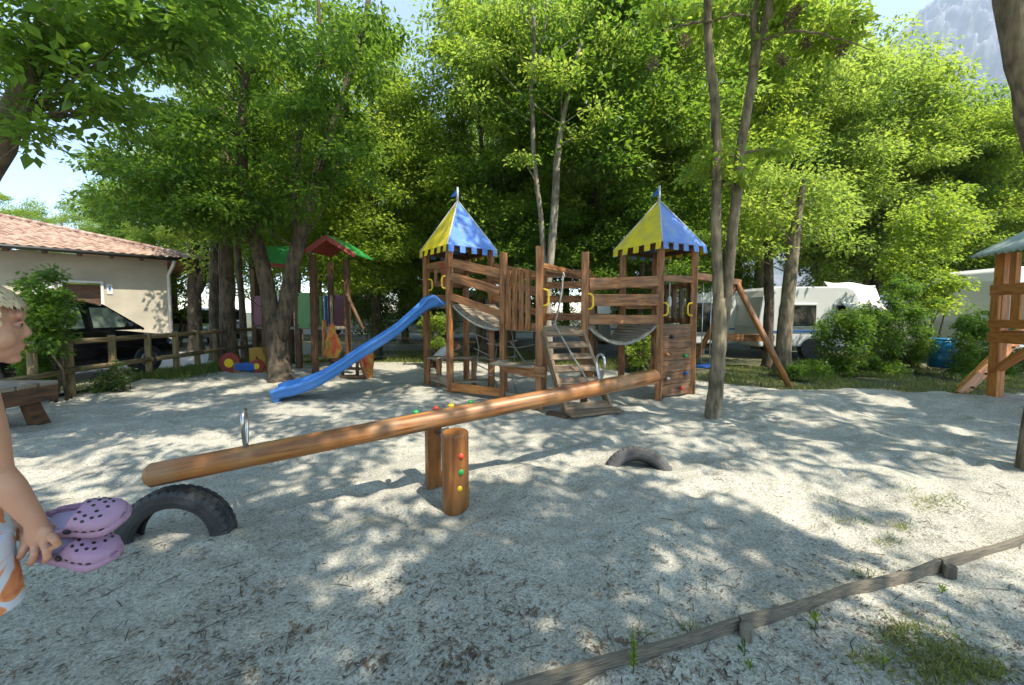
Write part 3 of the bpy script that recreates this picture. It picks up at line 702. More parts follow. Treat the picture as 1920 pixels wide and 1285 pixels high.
# back rails of the middle platform
for z in (1.22, 1.50, 1.72, 1.90): rail(P6, P4, z, z, .11)
for z in (1.55, 1.83): rail(P3, P4, z, z, .10)
# left tower rails, slats, red arch, yellow handles
for p, q, zs in ((A, B, (2.08,)), (B, C, (1.55, 1.8, 2.05)), (C, D, (2.05, 1.83))):
    for z in zs: rail(p, q, z, z, .10)
for t in (.30, .62):
    c = A + (B - A) * t + V(.02, .02, 0); MB().bar(c + V(0, 0, 1.75), c + V(0, 0, 2.06), .07, .022, up=a2).build('slat', 'wood', pf)
c = A + a1 * .1 - a2 * .02
MB().tube([c + a1 * x + V(0, 0, z) for x, z in ((0, 1.75), (.0, 1.98), (.06, 2.07), (.14, 2.08))], .016, 8).build('arch', 'red', pf)
def chandle(p, z, dirv, sz=.20, dep=.07, mm='yellow'):
    pts = [p + V(0, 0, z - sz / 2) + dirv * .0, p + V(0, 0, z - sz / 2 + .01) + dirv * dep * .7, p + V(0, 0, z - sz / 2 + .045) + dirv * dep, p + V(0, 0, z + sz / 2 - .045) + dirv * dep, p + V(0, 0, z + sz / 2 - .01) + dirv * dep * .7, p + V(0, 0, z + sz / 2)]
    MB().tube(pts, .014, 10).build('grab_handle', mm, pf)
cr_ = V(1, -.1, 0).normalized()
chandle(B + V(.045, -.03, 0), 1.77, cr_); chandle(A + V(-.05, -.0, 0), 1.77, -cr_)
chandle(P2 + V(.045, -.055, 0), 1.49, cr_, .22); chandle(P3 + V(.03, -.055, 0), 1.44, cr_, .21)
chandle(A2 + V(.02, -.06, 0), 1.34, cr_, .19); chandle(D2 + V(-.045, -.05, 0), 1.34, -cr_, .20)
# right tower: climbing wall, rails, upright boards
nn = b2.copy(); oo = V(-b1.x, -b1.y, 0)
for k in range(6):
    z = .02 + k * .182; rail(A2 + nn * .05, D2 - nn * .05, z + .09, z + .09, .176, .03, 'brownboard', o=oo * -.0, name='climbing_board')
for (t, z, mm) in ((.3, .93, 'black'), (.72, .62, 'green'), (.18, .66, 'orangewood'), (.2, .30, 'steel'), (.62, .12, 'red'), (.75, .35, 'bluepaint')):
    c = A2 + nn * (t * s2) + oo * .035 + V(0, 0, z); MB().ball(c, (.038, .038, .03), 10, 8).build('climbing_hold', mm, pf)
rail(A2, D2, 1.80, 1.80, .10); rail(B2, C2, 1.75, 1.75, .10); rail(B2, C2, 1.4, 1.4, .10); rail(C2, D2, 1.72, 1.72, .08); rail(C2, D2, 1.16, 1.16, .08)
for t in (.14, .32, .50, .68, .86):
    c = C2 + (D2 - C2) * t + V(0, -.03, 0); MB().bar(c + V(0, 0, 1.12), c + V(0, 0, 1.75), .10, .022, up=b1).build('slat', 'darkwood', pf)
c = A2 + nn * .2 + V(0, 0, 0); MB().tube([c + V(0, 0, 1.76), c + V(0, 0, 1.52)], .006, 6).build('bell_cord', 'white', pf); MB().ball(c + V(0, 0, 1.45), (.03, .03, .09), 10, 8).build('bell', 'white', pf)
# stair ramp
T0, T1 = P2 + V(.03, -.05, 1.03), P3 + V(-.05, -.05, 1.03)
L0_, L1_ = V(.70, 4.66, -.05), V(1.32, 4.86, -.05)
for a, b in ((T0, L0_), (T1, L1_)): MB().bar(a, b, .045, .13, up=(b - a).cross(L1_ - L0_)).build('stringer', 'stairwood', pf, bevel=.005)
for k in range(7):
    t = (k + .15) / 7.0; a = T0 + (L0_ - T0) * t; b = T1 + (L1_ - T1) * t; fw = V(.02, -.07, .02)
    MB().bar(a + fw * .5 - V(.02, 0, 0), b + fw * .5, .105, .03, up=(.15, -.62, .75)).build('tread', 'stairwood', pf, bevel=.004)
MB().bar(L0_ + V(-.02, -.16, .10), L1_ + V(.06, -.14, .10), .20, .03).build('foot_board', 'stairwood', pf, bevel=.005)
MB().bar(L0_ + V(-.25, .05, .04), L0_ + V(.0, -.1, .04), .10, .08).build('foot_block', 'darkwood', pf, bevel=.005)
# knotted rope
rp = [PX(1056, 516, 5.3), PX(1054, 545, 5.2), PX(1046, 585, 5.1), PX(1040, 608, 5.0), PX(1052, 630, 4.95), PX(1072, 665, 4.85), PX(1092, 698, 4.75), PX(1103, 716, 4.7)]
m = MB(); m.tube(rp, .012, 8)
for k in (2, 3, 5): m.ball(rp[k], (.024, .024, .026), 8, 6)
m.tube([PX(1053, 515, 5.35), PX(1056, 512, 5.3), PX(1059, 520, 5.28)], .014, 8)
m.build('climbing_rope', 'rope', pf)
rail(P6, P4, 1.93, 1.80, .05)
rail(P2 + V(.05, .1, 0), P3 + V(-.05, .5, 0), 1.93, 1.88, .07)
# counter, block and boards low down
cz = .575
m = MB(); ca = PX(925, 677, 5.25); cb = PX(1003, 684, 4.95); ca.z = cz; cb.z = cz; m.bar(ca, cb, .24, .03); m.build('counter', 'greywood', pf, bevel=.005)
m = MB(); m.prism([ca + V(.06, -.06, -.02), cb + V(-.02, -.06, -.02), cb + V(-.02, -.06, -.15), ca + V(.16, -.06, -.12)], (0, .03, 0)); m.build('counter_apron', 'wood', pf)
m = MB(); m.box(V(P2.x, P2.y, .50), (.20, .17, .15), R(-10)); m.build('post_collar', 'wood', pf, bevel=.02)
m = MB(); m.box(V(P1.x + .0, P1.y, .58), (.16, .16, .03)); m.build('post_collar', 'greywood', pf)
for (pa, pb, Ya, Yb, z, w_, h_, mm) in (((802, 0), (912, 0), 6.5, 6.5, .50, .20, .035, 'greywood'), ((850, 0), (915, 0), 6.0, 6.1, .17, .16, .03, 'greywood')):
    a = PX(pa[0], 600, Ya); b = PX(pb[0], 600, Yb); a.z = z; b.z = z; MB().bar(a, b, w_, h_).build('seat_board', mm, pf, bevel=.005)
a = PX(888, 600, 6.4); MB().bar(V(a.x, a.y, -.1), V(a.x, a.y, .49), .12, .08).build('seat_leg', 'wood', pf, bevel=.005)
a = PX(822, 600, 6.4); MB().bar(V(a.x, a.y, -.1), V(a.x, a.y, .49), .10, .08).build('seat_leg', 'wood', pf, bevel=.005)
MB().bar(V(B.x + .02, B.y - .08, -.1), V(B.x + .02, B.y - .08, .50), .13, .05, up=a2).build('footing_board', 'wood', pf, bevel=.01)
for p, q, z in ((A, P1, .10), (A, B, .17), (P1, V(.25, 5.25, 0), .05)): rail(p, q, z, z, .13, .035, 'orangewood' if p is A and z < .15 else 'greywood', name='base_board')
# rope net under the bridge
m = MB()
for t in (.1, .45, .8):
    p = A + (P1 - A) * t + V(.25, .3, 0); m.tube([p + V(0, 0, 1.2), p + V(.1, .05, .7), p + V(.05, 0, .25), p + V(.12, .1, 0)], .009, 6)
for z in (.85, .6, .35): m.tube([A + V(.35, .25, z + .1), (A + P1) / 2 + V(.3, .3, z - .06), P1 + V(.2, .35, z)], .009, 6)
for z in (.3, .55, .8): m.tube([P6 + V(-.9, -.1, z), P6 + V(-.4, 0, z - .08), P6 + V(.0, 0, z)], .009, 6)
m.tube([P1 + V(.1, .2, .85), P1 + V(.3, .3, .55), P1 + V(.55, .3, .45)], .012, 6)
m.build('rope_net', 'rope', pf)
# yellow hoop and diagonal braces at the back
m = MB(); m.bar(V(D.x, D.y, 1.0), V(D.x + .25, D.y - .2, 1.38), .06, .06); m.bar(V(A2.x, A2.y, .35), V(A2.x - .06, A2.y + .05, .9), .04, .04); m.build('brace', 'wood', pf)

# ------------------------------------------------------------------ slide (a part of the frame)
Sl = bpy.data.objects.new('slide', None); COL.objects.link(Sl); Sl.parent = pf; Sl['label'] = 'bright blue wavy plastic slide'
top = (A + B) / 2 + a2 * .03; top.z = 0; dirn = V(-2.235, -.90, 0); L = dirn.length; dirn.normalize(); nrm = V(-dirn.y, dirn.x, 0)
zs = [(-.02, 1.42), (.03, 1.42), (.09, 1.385), (.18, 1.19), (.29, .95), (.40, .78), (.52, .60), (.64, .40), (.75, .235), (.85, .145), (.93, .11), (1.0, .10)]
rows = []; NN = 60
def zi(t): return float(np.interp(t, [a for a, b in zs], [b for a, b in zs]))
for k in range(NN + 1):
    t = -.02 + 1.02 * k / NN
    z = sum(zi(t + d_) for d_ in (-.04, -.02, 0, .02, .04)) / 5
    if t < .02: z = 1.42
    wd2 = .245; sh = .125 if t < .95 else .125 - (t - .95) * .8
    if t < .12: sh = .02 + .115 * min(1, max(0, (t + .01) / .075)) ** .8 + (.03 if .03 < t < .1 else 0)
    c = top + dirn * (L * t) + V(0, 0, z)
    prof = [(-1.16, sh - .03), (-1.16, sh), (-1.08, sh + .018), (-.98, sh), (-.92, .06), (-.80, .015), (-.4, 0), (.4, 0), (.80, .015), (.92, .06), (.98, sh), (1.08, sh + .018), (1.16, sh), (1.16, sh - .03), (1.04, sh - .05), (1.0, .02), (.88, -.03), (0, -.035), (-.88, -.03), (-1.0, .02), (-1.04, sh - .05)]
    rows.append([c + nrm * (a * wd2) + V(0, 0, b) for a, b in prof])
m = MB(); m.grid([r[::-1] for r in rows], closed=True)
for r in (rows[0], rows[-1]):
    b = len(m.v); m.v += r; ix = tuple(range(b, b + len(r))); m.face(ix if r is rows[-1] else ix[::-1], [(0, 0)] * len(r))
m.build('chute', 'blueslide', Sl)
e = top + dirn * (L * .98)
MB().box(V(e.x, e.y, -.0), (.09, .36, .26), math.atan2(dirn.y, dirn.x)).build('slide_foot', 'blueslide', Sl, bevel=.02)

# ------------------------------------------------------------------ swing frame (a part: beam runs off the right tower)
ax_ = V(4.25, 7.1, 1.86)
MB().bar(V(D2.x, D2.y, 1.86), ax_ + V(.1, .09, 0), .09, .11).build('swing_beam', 'wood', pf, bevel=.008)
for bpt in (V(4.86, 6.40, -.1), V(3.74, 8.0, -.1)): MB().tube([ax_ + V(0, 0, -.02), bpt], .052, 12).build('swing_leg', 'wood', pf)
cc = (ax_ * .45 + V(4.86, 6.4, 0) * .55); dd = (ax_ * .45 + V(3.74, 8.0, 0) * .55); 
sc_ = V(3.23, 6.2, 0); e1_ = V(.75, .66, 0).normalized()
sw = thing('swing', (sc_.x, sc_.y, 1.80), 'blue swing seat on two chains hanging from the beam beside the right tower', 'swing')
for s_ in (-.17, .17):
    p = sc_ + e1_ * s_; MB().tube([p + V(0, 0, 1.80), p + V(0, 0, .42)], .008, 6).build('chain', 'steel', sw)
MB().box(sc_ + V(0, 0, .40), (.44, .17, .04), math.atan2(e1_.y, e1_.x)).build('seat', 'bluepaint', sw, bevel=.012)

# ------------------------------------------------------------------ playhouse frame behind the left tree
M['shadeyellow'] = mat('shaded_yellow_paint', (.36, .20, .02), .6, noise=((.26, .13, .02), 8, .3)); M['dullred'] = mat('dull_red_paint', (.28, .04, .03), .6, noise=((.2, .03, .02), 8, .3)); M['flame'] = mat('flame_orange_wood', (.42, .10, .015), .6, noise=((.42, .22, .03), 9, .1))  # yellow darkened to carry shade; the red is just a duller tone
ph = thing('playhouse_frame', (-4.2, 8.0, 0), 'wooden play frame with a green and red gable roof and coloured panels behind the slide', 'play frame', None)
def hp_(px, Y): p = PX(px, 600, Y); p.z = 0; return p
q = {'a': hp_(589, 7.9), 'b': hp_(559, 8.5), 'c': hp_(652, 8.6), 'd': hp_(622, 9.2), 'e': hp_(478, 9.2), 'f': hp_(497, 8.7), 'g': hp_(545, 9.6)}
for k, tp in (('a', 2.5), ('b', 2.0), ('c', 2.5), ('d', 2.5), ('e', 2.35), ('f', 2.35), ('g', 2.35)):
    MB().bar(V(q[k].x, q[k].y, -.1), V(q[k].x, q[k].y, tp), .11, .11).build('post', 'darkwood', ph, bevel=.008)
ra = [PX(574, 470, 7.85), PX(612, 443, 8.0), PX(667, 478, 8.45)]
bk = V(.05, 1.0, .0)
lo, ap_, hi = ra
for (x, y, mm) in ((lo, ap_, 'dullred'), (ap_, hi, 'green')):
    m = MB(); m.prism([x, y, y + bk, x + bk], (0, 0, .03)); m.build('roof_panel', mm, ph)
m = MB(); m.bar(lo + V(0, -.03, -.03), ap_ + V(0, -.03, -.03), .03, .10); m.bar(ap_ + V(0, -.03, -.03), hi + V(0, -.03, -.03), .03, .10); m.build('barge_board', 'dullred', ph)
g0 = [PX(491, 462, 9.0), PX(550, 463, 9.2), PX(546, 494, 8.7), PX(499, 490, 8.5)]
m = MB(); m.prism(g0, (0, .02, -.03)); m.build('roof_panel', 'green', ph)
m = MB(); m.bar(PX(500, 496, 8.55), PX(546, 500, 8.75), .03, .08); m.build('barge_board', 'dullred', ph)
fl = .92
m = MB(); m.prism([q['a'] + V(0, 0, fl), q['c'] + V(0, 0, fl), q['d'] + V(0, 0, fl), q['b'] + V(0, 0, fl)], (0, 0, .05)); m.build('platform', 'greywood', ph)
m = MB(); m.prism([q['f'] + V(0, 0, fl - .02), q['b'] + V(0, 0, fl - .02), q['g'] + V(0, 0, fl - .02), q['e'] + V(0, 0, fl - .02)], (0, 0, .05)); m.build('platform', 'greywood', ph)
for (x0, y0, x1, y1, Ya, Yb, mm) in ((558, 549, 584, 615, 8.45, 7.95, 'palegreen'), (476, 555, 495, 611, 9.1, 8.7, 'purple'), (626, 553, 650, 616, 9.1, 8.6, 'purple')):
    a = PX(x0, y0, Ya); b = PX(x1, y0, Yb); c = PX(x1, y1, Yb); d = PX(x0, y1, Ya); m = MB(); m.prism([a, b, c, d], (0, .03, 0)); o = m.build('panel', mm, ph, bevel=.008)
    m = MB()
    for p in (a, b, c, d): ctr = (a + b + c + d) / 4; m.ball(p + (ctr - p) * .14 + V(0, -.01, 0), (.02, .02, .02), 8, 6)
    m.build('bolt', 'black', o)
for px in (602, 612, 622): a = PX(px, 600, 8.3); MB().bar(V(a.x, a.y, .95), V(a.x, a.y, 1.66), .07, .03).build('slat', 'palegreen' if px == 602 else ('bluepaint' if px == 612 else 'greywood'), ph)
for px in (505, 515, 527, 540): a = PX(px, 600, 9.0); MB().bar(V(a.x, a.y, .92), V(a.x, a.y, 1.62), .05, .03).build('slat', 'darkwood', ph)
MB().tube([PX(650, 552, 8.55), PX(681, 618, 8.2)], .04, 10).build('pole', 'darkwood', ph)
# ramp with flame-shaped painted side panels
def flame(pts, Y, mm, thick=.05, name='flame_panel'):
    m = MB(); m.prism([PX(x, y, Y) for x, y in pts], (0, thick, 0)); return m.build(name, mm, ph, bevel=.006)
flame([(606, 665), (611, 640), (617, 612), (624, 606), (629, 626), (637, 640), (640, 655), (632, 672), (618, 672)], 7.75, 'flame')
flame([(609, 640), (614, 628), (617, 650), (612, 662)], 7.73, 'shadeyellow', .02); flame([(624, 630), (629, 640), (628, 662), (622, 662)], 7.73, 'red', .02)
flame([(672, 672), (681, 662), (690, 652), (698, 655), (700, 680), (697, 705), (691, 718), (684, 700)], 7.35, 'flame')
flame([(679, 675), (685, 660), (688, 680), (685, 692)], 7.33, 'red', .02)
MB().bar(PX(608, 600, 7.8), PX(608, 672, 7.8), .09, .05).build('stringer', 'wood', ph)
MB().bar(PX(675, 674, 7.3), PX(690, 718, 7.2), .06, .05).build('stringer', 'wood', ph)
for (xa, ya, xb, yb, Y) in ((625, 674, 668, 676, 7.7), (636, 690, 680, 692, 7.4), (640, 706, 686, 707, 7.2)): MB().bar(PX(xa, ya, Y), PX(xb, yb, Y), .14, .035).build('step', 'darkwood', ph)
for px in (640, 668): a = PX(px, 600, 7.5); MB().bar(V(a.x, a.y, -.1), V(a.x, a.y, .35), .05, .05).build('leg', 'darkwood', ph)

# ------------------------------------------------------------------ ride-on digger toy by the tree
rt = thing('ride_on_toy', PX(455, 600, 8.0) * 1, 'small wooden ride-on tractor with red wheels and a yellow seat beside the tree trunks', 'ride-on toy')
rt.location.z = 0
for px, py, r, mm in ((433, 699, 19, 'dullred'), (484, 697, 13, 'dullred')):
    c = PX(px, py, 7.9); c.z = r / 88
    wq = MB().tube([c + V(0, -.04, 0), c + V(0, .04, 0)], r / 88, 24, sm=True).build('wheel', mm, rt, bevel=.01)
    MB().tube([c + V(0, -.055, 0), c + V(0, -.03, 0)], r / 200, 16).build('hub', 'yellow', wq)
MB().bar(PX(446, 687, 7.95), PX(484, 688, 7.95), .22, .16).build('body', 'bluepaint', rt, bevel=.02)
m = MB(); m.prism([PX(x, y, 7.9) for x, y in ((466, 656), (474, 652), (490, 653), (497, 672), (495, 705), (489, 706), (487, 676), (480, 668), (478, 682), (468, 682))], (0, .16, 0)); m.build('seat_back', 'shadeyellow', rt, bevel=.01)
m = MB(); m.prism([PX(x, y, 7.85) for x, y in ((436, 682), (447, 680), (449, 700), (440, 706))], (0, .05, 0)); m.build('fork', 'shadeyellow', rt, bevel=.01)
MB().tube([PX(440, 682, 7.95), PX(428, 670, 7.95)], .015, 8).build('handlebar', 'black', rt)

# ------------------------------------------------------------------ hut on stilts at the right edge
ht = thing('play_hut', (7.1, 5.6, 0), 'orange wooden stilt hut with corrugated green roof at the right edge', 'play hut')
hA = PX(1865, 740, 5.5); hA.z = 0
hx = V(-.36, -.93, 0).normalized(); hy = V(.93, -.36, 0).normalized(); HW = 1.5
hc = [hA, hA + hx * HW, hA + hx * HW + hy * 1.3, hA + hy * 1.3]
hc[3] = hA + hy * 1.15
for p in hc: MB().bar(p + V(0, 0, -.15), p + V(0, 0, 2.15), .12, .12).build('post', 'orangewood', ht, bevel=.01)
def hrail(p, q, z, h, nm='rail', mm='orangewood', w=.04, o=V(0, 0, 0)): return MB().bar(p + V(0, 0, z) + o, q + V(0, 0, z) + o, w, h).build(nm, mm, ht, bevel=.006)
fo = -hy * .075
for (z, h) in ((1.62, .16), (1.13, .12), (.93, .15)): hrail(hc[0] - hx * .06, hc[1], z, h, o=fo)
for t in (.02, .25, .46, .67, .88):
    p = hc[0] + hx * (t * HW); MB().bar(p + fo + V(0, 0, 1.18), p + fo + V(0, 0, 1.55), .15, .03, up=hy).build('slat', 'orangewood', ht, bevel=.005)
for z in (1.62, 1.13): hrail(hc[0], hc[3], z, .12)
MB().bar(hc[0] + hx * .32 + fo + V(0, 0, 1.66), hc[0] + hx * .32 + fo + V(0, 0, 2.12), .10, .05, up=hy).build('stud', 'orangewood', ht)
m = MB(); m.prism([p + V(0, 0, .98) for p in hc], (0, 0, .05)); m.build('platform', 'orangewood', ht)
MB().bar(hc[0] + fo * .3 + V(0, 0, .42), hc[0] + hx * .75 + fo * .3 + V(0, 0, .94), .06, .12, up=hy).build('brace', 'orangewood', ht, bevel=.006)
# ladder running down to the left behind
l0 = PX(1798, 742, 5.95); l1 = PX(1925, 618, 6.4)
for o in (V(0, 0, 0), V(.50, .40, 0)): MB().bar(l0 + o, l1 + o, .05, .15, up=(l1 - l0).cross(V(.2, 1, 0))).build('ladder_side', 'orangewood', ht, bevel=.006)
for k in range(5): p = l0 + (l1 - l0) * ((k + .6) / 5); MB().bar(p, p + V(.50, .40, 0), .14, .03).build('rung', 'darkwood', ht)
# corrugated roof: eave in front, rising away
m = MB(); r0 = []; rows = []

for b in range(8):
    row = []
    for j in range(0, 121):
        x = -.0 + j * .02
        row.append(V(hA.x, hA.y, 0) + hx * (x - .28 + b * .10 * .0) + hy * (-.22 + b * .14) + V(0, 0, 2.13 + b * .085 + .022 * math.sin(j * .02 / .115 * 2 * math.pi)))
    rows.append(row)
m.grid(rows); rows = []
for b in range(8):
    row = []
    for j in range(0, 121):
        x = j * .02
        row.append(V(hA.x, hA.y, 0) + hx * (x - .28) + hy * (1.75 - b * .14 - .22) + V(0, 0, 2.13 + b * .085 + .022 * math.sin(j * .02 / .115 * 2 * math.pi)))
    rows.append(row)
m.grid(rows[::-1]); m.build('roof', 'greenroof', ht, solid=.008)

# ------------------------------------------------------------------ caravans, awnings, barrel behind the hedge
def caravan(loc, rz, L, W, H, label, mmw='vanwhite', win=((-.3, .62, .42, .5), (.25, .62, .42, .5)), zb=.35):
    root = thing('caravan', loc, label, 'caravan', None, rz); T = root.matrix_basis
    out = [(-L / 2, zb), (-L / 2 - .06, H * .45), (-L / 2 + .08, H * .86), (-L / 2 + .22, H * .96), (-L / 2 + .45, H), (L / 2 - .45, H), (L / 2 - .22, H * .96), (L / 2 - .08, H * .86), (L / 2 + .06, H * .45), (L / 2, zb)]
    m = MB(); m.prism([T @ V(x, -W / 2, z) for x, z in out], T.to_3x3() @ V(0, W, 0)); m.build('body', mmw, root, bevel=.04)
    for (cx, cz, w_, h_) in win:
        c = V(cx * L, -W / 2 - .025, cz * H); b = MB(); b.bar(T @ (c - V(w_, 0, 0)), T @ (c + V(w_, 0, 0)), .05, h_ + .1).build('window_frame', 'white', root, bevel=.02)
        b = MB(); b.bar(T @ (c - V(w_ - .06, .02, 0)), T @ (c + V(w_ - .06, -.02, 0)), .05, h_).build('window', 'glass', root, bevel=.02)
    m = MB(); m.bar(T @ V(-L / 2 - .02, -W / 2 - .01, H * .38), T @ V(L / 2 + .02, -W / 2 - .01, H * .38), .02, .05); m.build('stripe', 'bluepaint', root)
    for sx in (-1, 1):
        c = T @ V(.05, sx * (W / 2 - .06), .3); a_ = T.to_3x3() @ V(0, 1, 0); MB().tube([c - a_ * .09, c + a_ * .09], .3, 20).build('wheel', 'tyre', root)
    return root
caravan((8.9, 12.1, -.1), R(0), 3.0, 1.9, 2.15, 'white caravan with a dark window behind the hedge and leaning trunk', win=((-.12, .60, .55, .62), (.34, .6, .35, .6)))
caravan((5.3, 13.2, -.1), R(2), 4.2, 1.9, 2.2, 'shaded caravan with a dark open front behind the swing frame', win=((-.25, .55, .85, .95), (.22, .55, .85, .95)))
caravan((14.1, 10.4, -.1), R(-4), 3.6, 2.0, 2.55, 'white caravan with rounded corner and dark window beside the stilt hut', win=((-.04, .60, 1.3, 1.0),))
caravan((-3.6, 20.0, -.1), R(5), 4.5, 2.0, 2.5, 'distant white caravan roof showing between the play frame and the slide')
caravan((-11.2, 22.5, -.1), R(-8), 5.5, 2.0, 2.5, 'distant pale caravan seen between the dark trunks and the play frame')
caravan((-.9, 19.5, -.1), R(-3), 4.0, 2.0, 2.4, 'distant white caravan seen low under the left tower and bridge')
aw = MB(); Pa = [PX(1545, 528, 12.0), PX(1640, 535, 12.4), PX(1664, 582, 11.0), PX(1590, 580, 10.8)]
rows = [[Pa[0] + (Pa[1] - Pa[0]) * t + V(0, 0, -.03 * math.sin(t * 9)) for t in np.linspace(0, 1, 12)], [((Pa[0] + Pa[3]) / 2) + ((Pa[1] + Pa[2]) / 2 - (Pa[0] + Pa[3]) / 2) * t + V(0, 0, -.06 + .03 * math.sin(t * 11)) for t in np.linspace(0, 1, 12)], [Pa[3] + (Pa[2] - Pa[3]) * t + V(0, 0, -.04 * math.sin(t * 7)) for t in np.linspace(0, 1, 12)]]
awn = thing('awning', (Pa[3] + Pa[2]) / 2, 'white cloth awning sloping down beyond the hedge right of the white caravan', 'awning'); awn.location.z = 0
aw.grid(rows); aw.build('canopy', 'cloth', awn, solid=.01)
for p in (Pa[2], Pa[3], Pa[1], Pa[0]): MB().tube([V(p.x, p.y, -.05), p - V(0, 0, .02)], .02, 8).build('pole', 'steel', awn)
tr = thing('flower_trough', (4.9, 9.6, 0), 'brown wooden trough on legs in front of the shaded caravan', 'trough')
ta, tb = PX(1335, 632, 9.6), PX(1445, 634, 9.6); MB().bar(ta, tb, .3, .17).build('box', 'wood', tr, bevel=.01)
for p in (ta, tb): d_ = V(.1 if p is ta else -.1, 0, 0); MB().bar(V(p.x, p.y, -.1) + d_, p + d_, .06, .06).build('leg', 'darkwood', tr)
bc = PX(1764, 690, 8.6); bc.z = 0
ba = thing('barrel', bc, 'bright blue plastic barrel standing in the hedge near the stilt hut', 'barrel')
m = MB(); zz = [0, .03, .18, .2, .22, .38, .40, .42, .60, .63]; rr = [.20, .225, .235, .245, .235, .235, .245, .235, .23, .20]
m.tube([bc + V(0, 0, .02 + z) for z in zz], rr, 24); m.build('drum', 'barrel', ba)
MB().tube([bc + V(0, 0, .65), bc + V(0, 0, .69)], [.21, .20], 24).build('lid', 'barrel', ba)

# ------------------------------------------------------------------ boy holding clogs at the left edge
def remesh(mb, name, mats, vox=.005, smooth=6, parent=None, disp=None):
    me = bpy.data.meshes.new('tmp'); me.from_pydata([tuple(v) for v in mb.v], [], mb.f); o = bpy.data.objects.new('tmp', me); COL.objects.link(o)
    bmx = bmesh.new(); bmx.from_mesh(me); bmesh.ops.recalc_face_normals(bmx, faces=bmx.faces); bmx.to_mesh(me); bmx.free()
    r = o.modifiers.new('r', 'REMESH'); r.mode = 'VOXEL'; r.voxel_size = vox
    s = o.modifiers.new('s', 'SMOOTH'); s.iterations = smooth; s.factor = .5
    dg = bpy.context.evaluated_depsgraph_get(); dg.update()
    me2 = bpy.data.meshes.new_from_object(o.evaluated_get(dg)); bpy.data.objects.remove(o)
    me2.name = name; me2.materials.clear()
    for m_ in mats: me2.materials.append(M[m_])
    me2.polygons.foreach_set('use_smooth', [True] * len(me2.polygons))
    ob = bpy.data.objects.new(name, me2); COL.objects.link(ob)
    if parent: me2.transform(parent_world(parent).inverted()); ob.parent = parent
    return ob
TC = V(-1.42, .895, 0)
M['eyewhite'] = mat('eye_white', (.30, .27, .25), .3)
boy = thing('person', TC, 'shirtless blond boy at the left edge in orange and white shorts, holding lilac clogs', 'person')
hF = V(.60, .80, 0).normalized(); hR = V(hF.y, -hF.x, 0); hM = Matrix((hR, hF, V(0, 0, 1))).transposed()
tF = V(.10, .995, 0).normalized(); tR = V(tF.y, -tF.x, 0); tM = Matrix((tR, tF, V(0, 0, 1))).transposed()
HC = V(-1.322, .905, 1.262)
def hp(x, y, z): return HC + hR * x + hF * y + V(0, 0, z)
def tp(x, y, z): return TC + tR * x + tF * y + V(0, 0, z)
m = MB()
# head
m.ball(hp(0, -.012, .022), (.071, .090, .083), 28, 20, rot=hM)
m.ball(hp(0, .022, -.015), (.060, .062, .074), 24, 16, rot=hM)
m.ball(hp(0, .040, -.055), (.040, .038, .035), 20, 14, rot=hM)
for s_ in (-1, 1): m.ball(hp(s_ * .036, .042, -.028), (.026, .032, .030), 16, 12, rot=hM)
m.tube([hp(0, .078, .012), hp(0, .085, -.006), hp(0, .089, -.019)], [.007, .0085, .0095], 12, round_=.004)
for s_ in (-1, 1): m.ball(hp(s_ * .009, .083, -.024), (.008, .010, .007), 10, 8, rot=hM)
m.ball(hp(0, .076, .030), (.045, .014, .016), 16, 10, rot=hM)
m.ball(hp(0, .074, -.048), (.017, .012, .0065), 14, 8, rot=hM); m.ball(hp(0, .071, -.059), (.015, .012, .006), 14, 8, rot=hM)
m.ball(hp(0, .062, -.082), (.018, .016, .014), 14, 10, rot=hM)
for s_ in (-1, 1): m.ball(hp(s_ * .074, -.012, -.005), (.009, .018, .028), 12, 10, rot=hM)
# neck, torso
m.tube([hp(0, -.018, -.04), tp(.03, -.005, 1.155), tp(0, -.012, 1.10)], [.045, .043, .055], 20)
m.tube([tp(0, -.01, 1.14), tp(0, -.01, 1.09), tp(0, 0, .99), tp(0, .0, .86), tp(0, 0, .74), tp(0, 0, .66)], [.04, .085, .10, .095, .095, .10], 24)
for s_ in (-1, 1):
    m.tube([tp(0, -.012, 1.125), tp(s_ * .06, -.012, 1.12), tp(s_ * .145, -.01, 1.10)], [.045, .042, .038], 16)
    # legs
    m.tube([tp(s_ * .055, 0, .68), tp(s_ * .055, -.01, .52), tp(s_ * .055, -.02, .37), tp(s_ * .055, -.03, .27), tp(s_ * .06, -.035, .16), tp(s_ * .062, -.03, .05)], [.070, .058, .047, .050, .040, .030], 20)
    m.tube([tp(s_ * .07, -.03, .035), tp(s_ * .072, .04, .03), tp(s_ * .078, .12, .018)], [.032, .032, .02], 14, round_=.01)
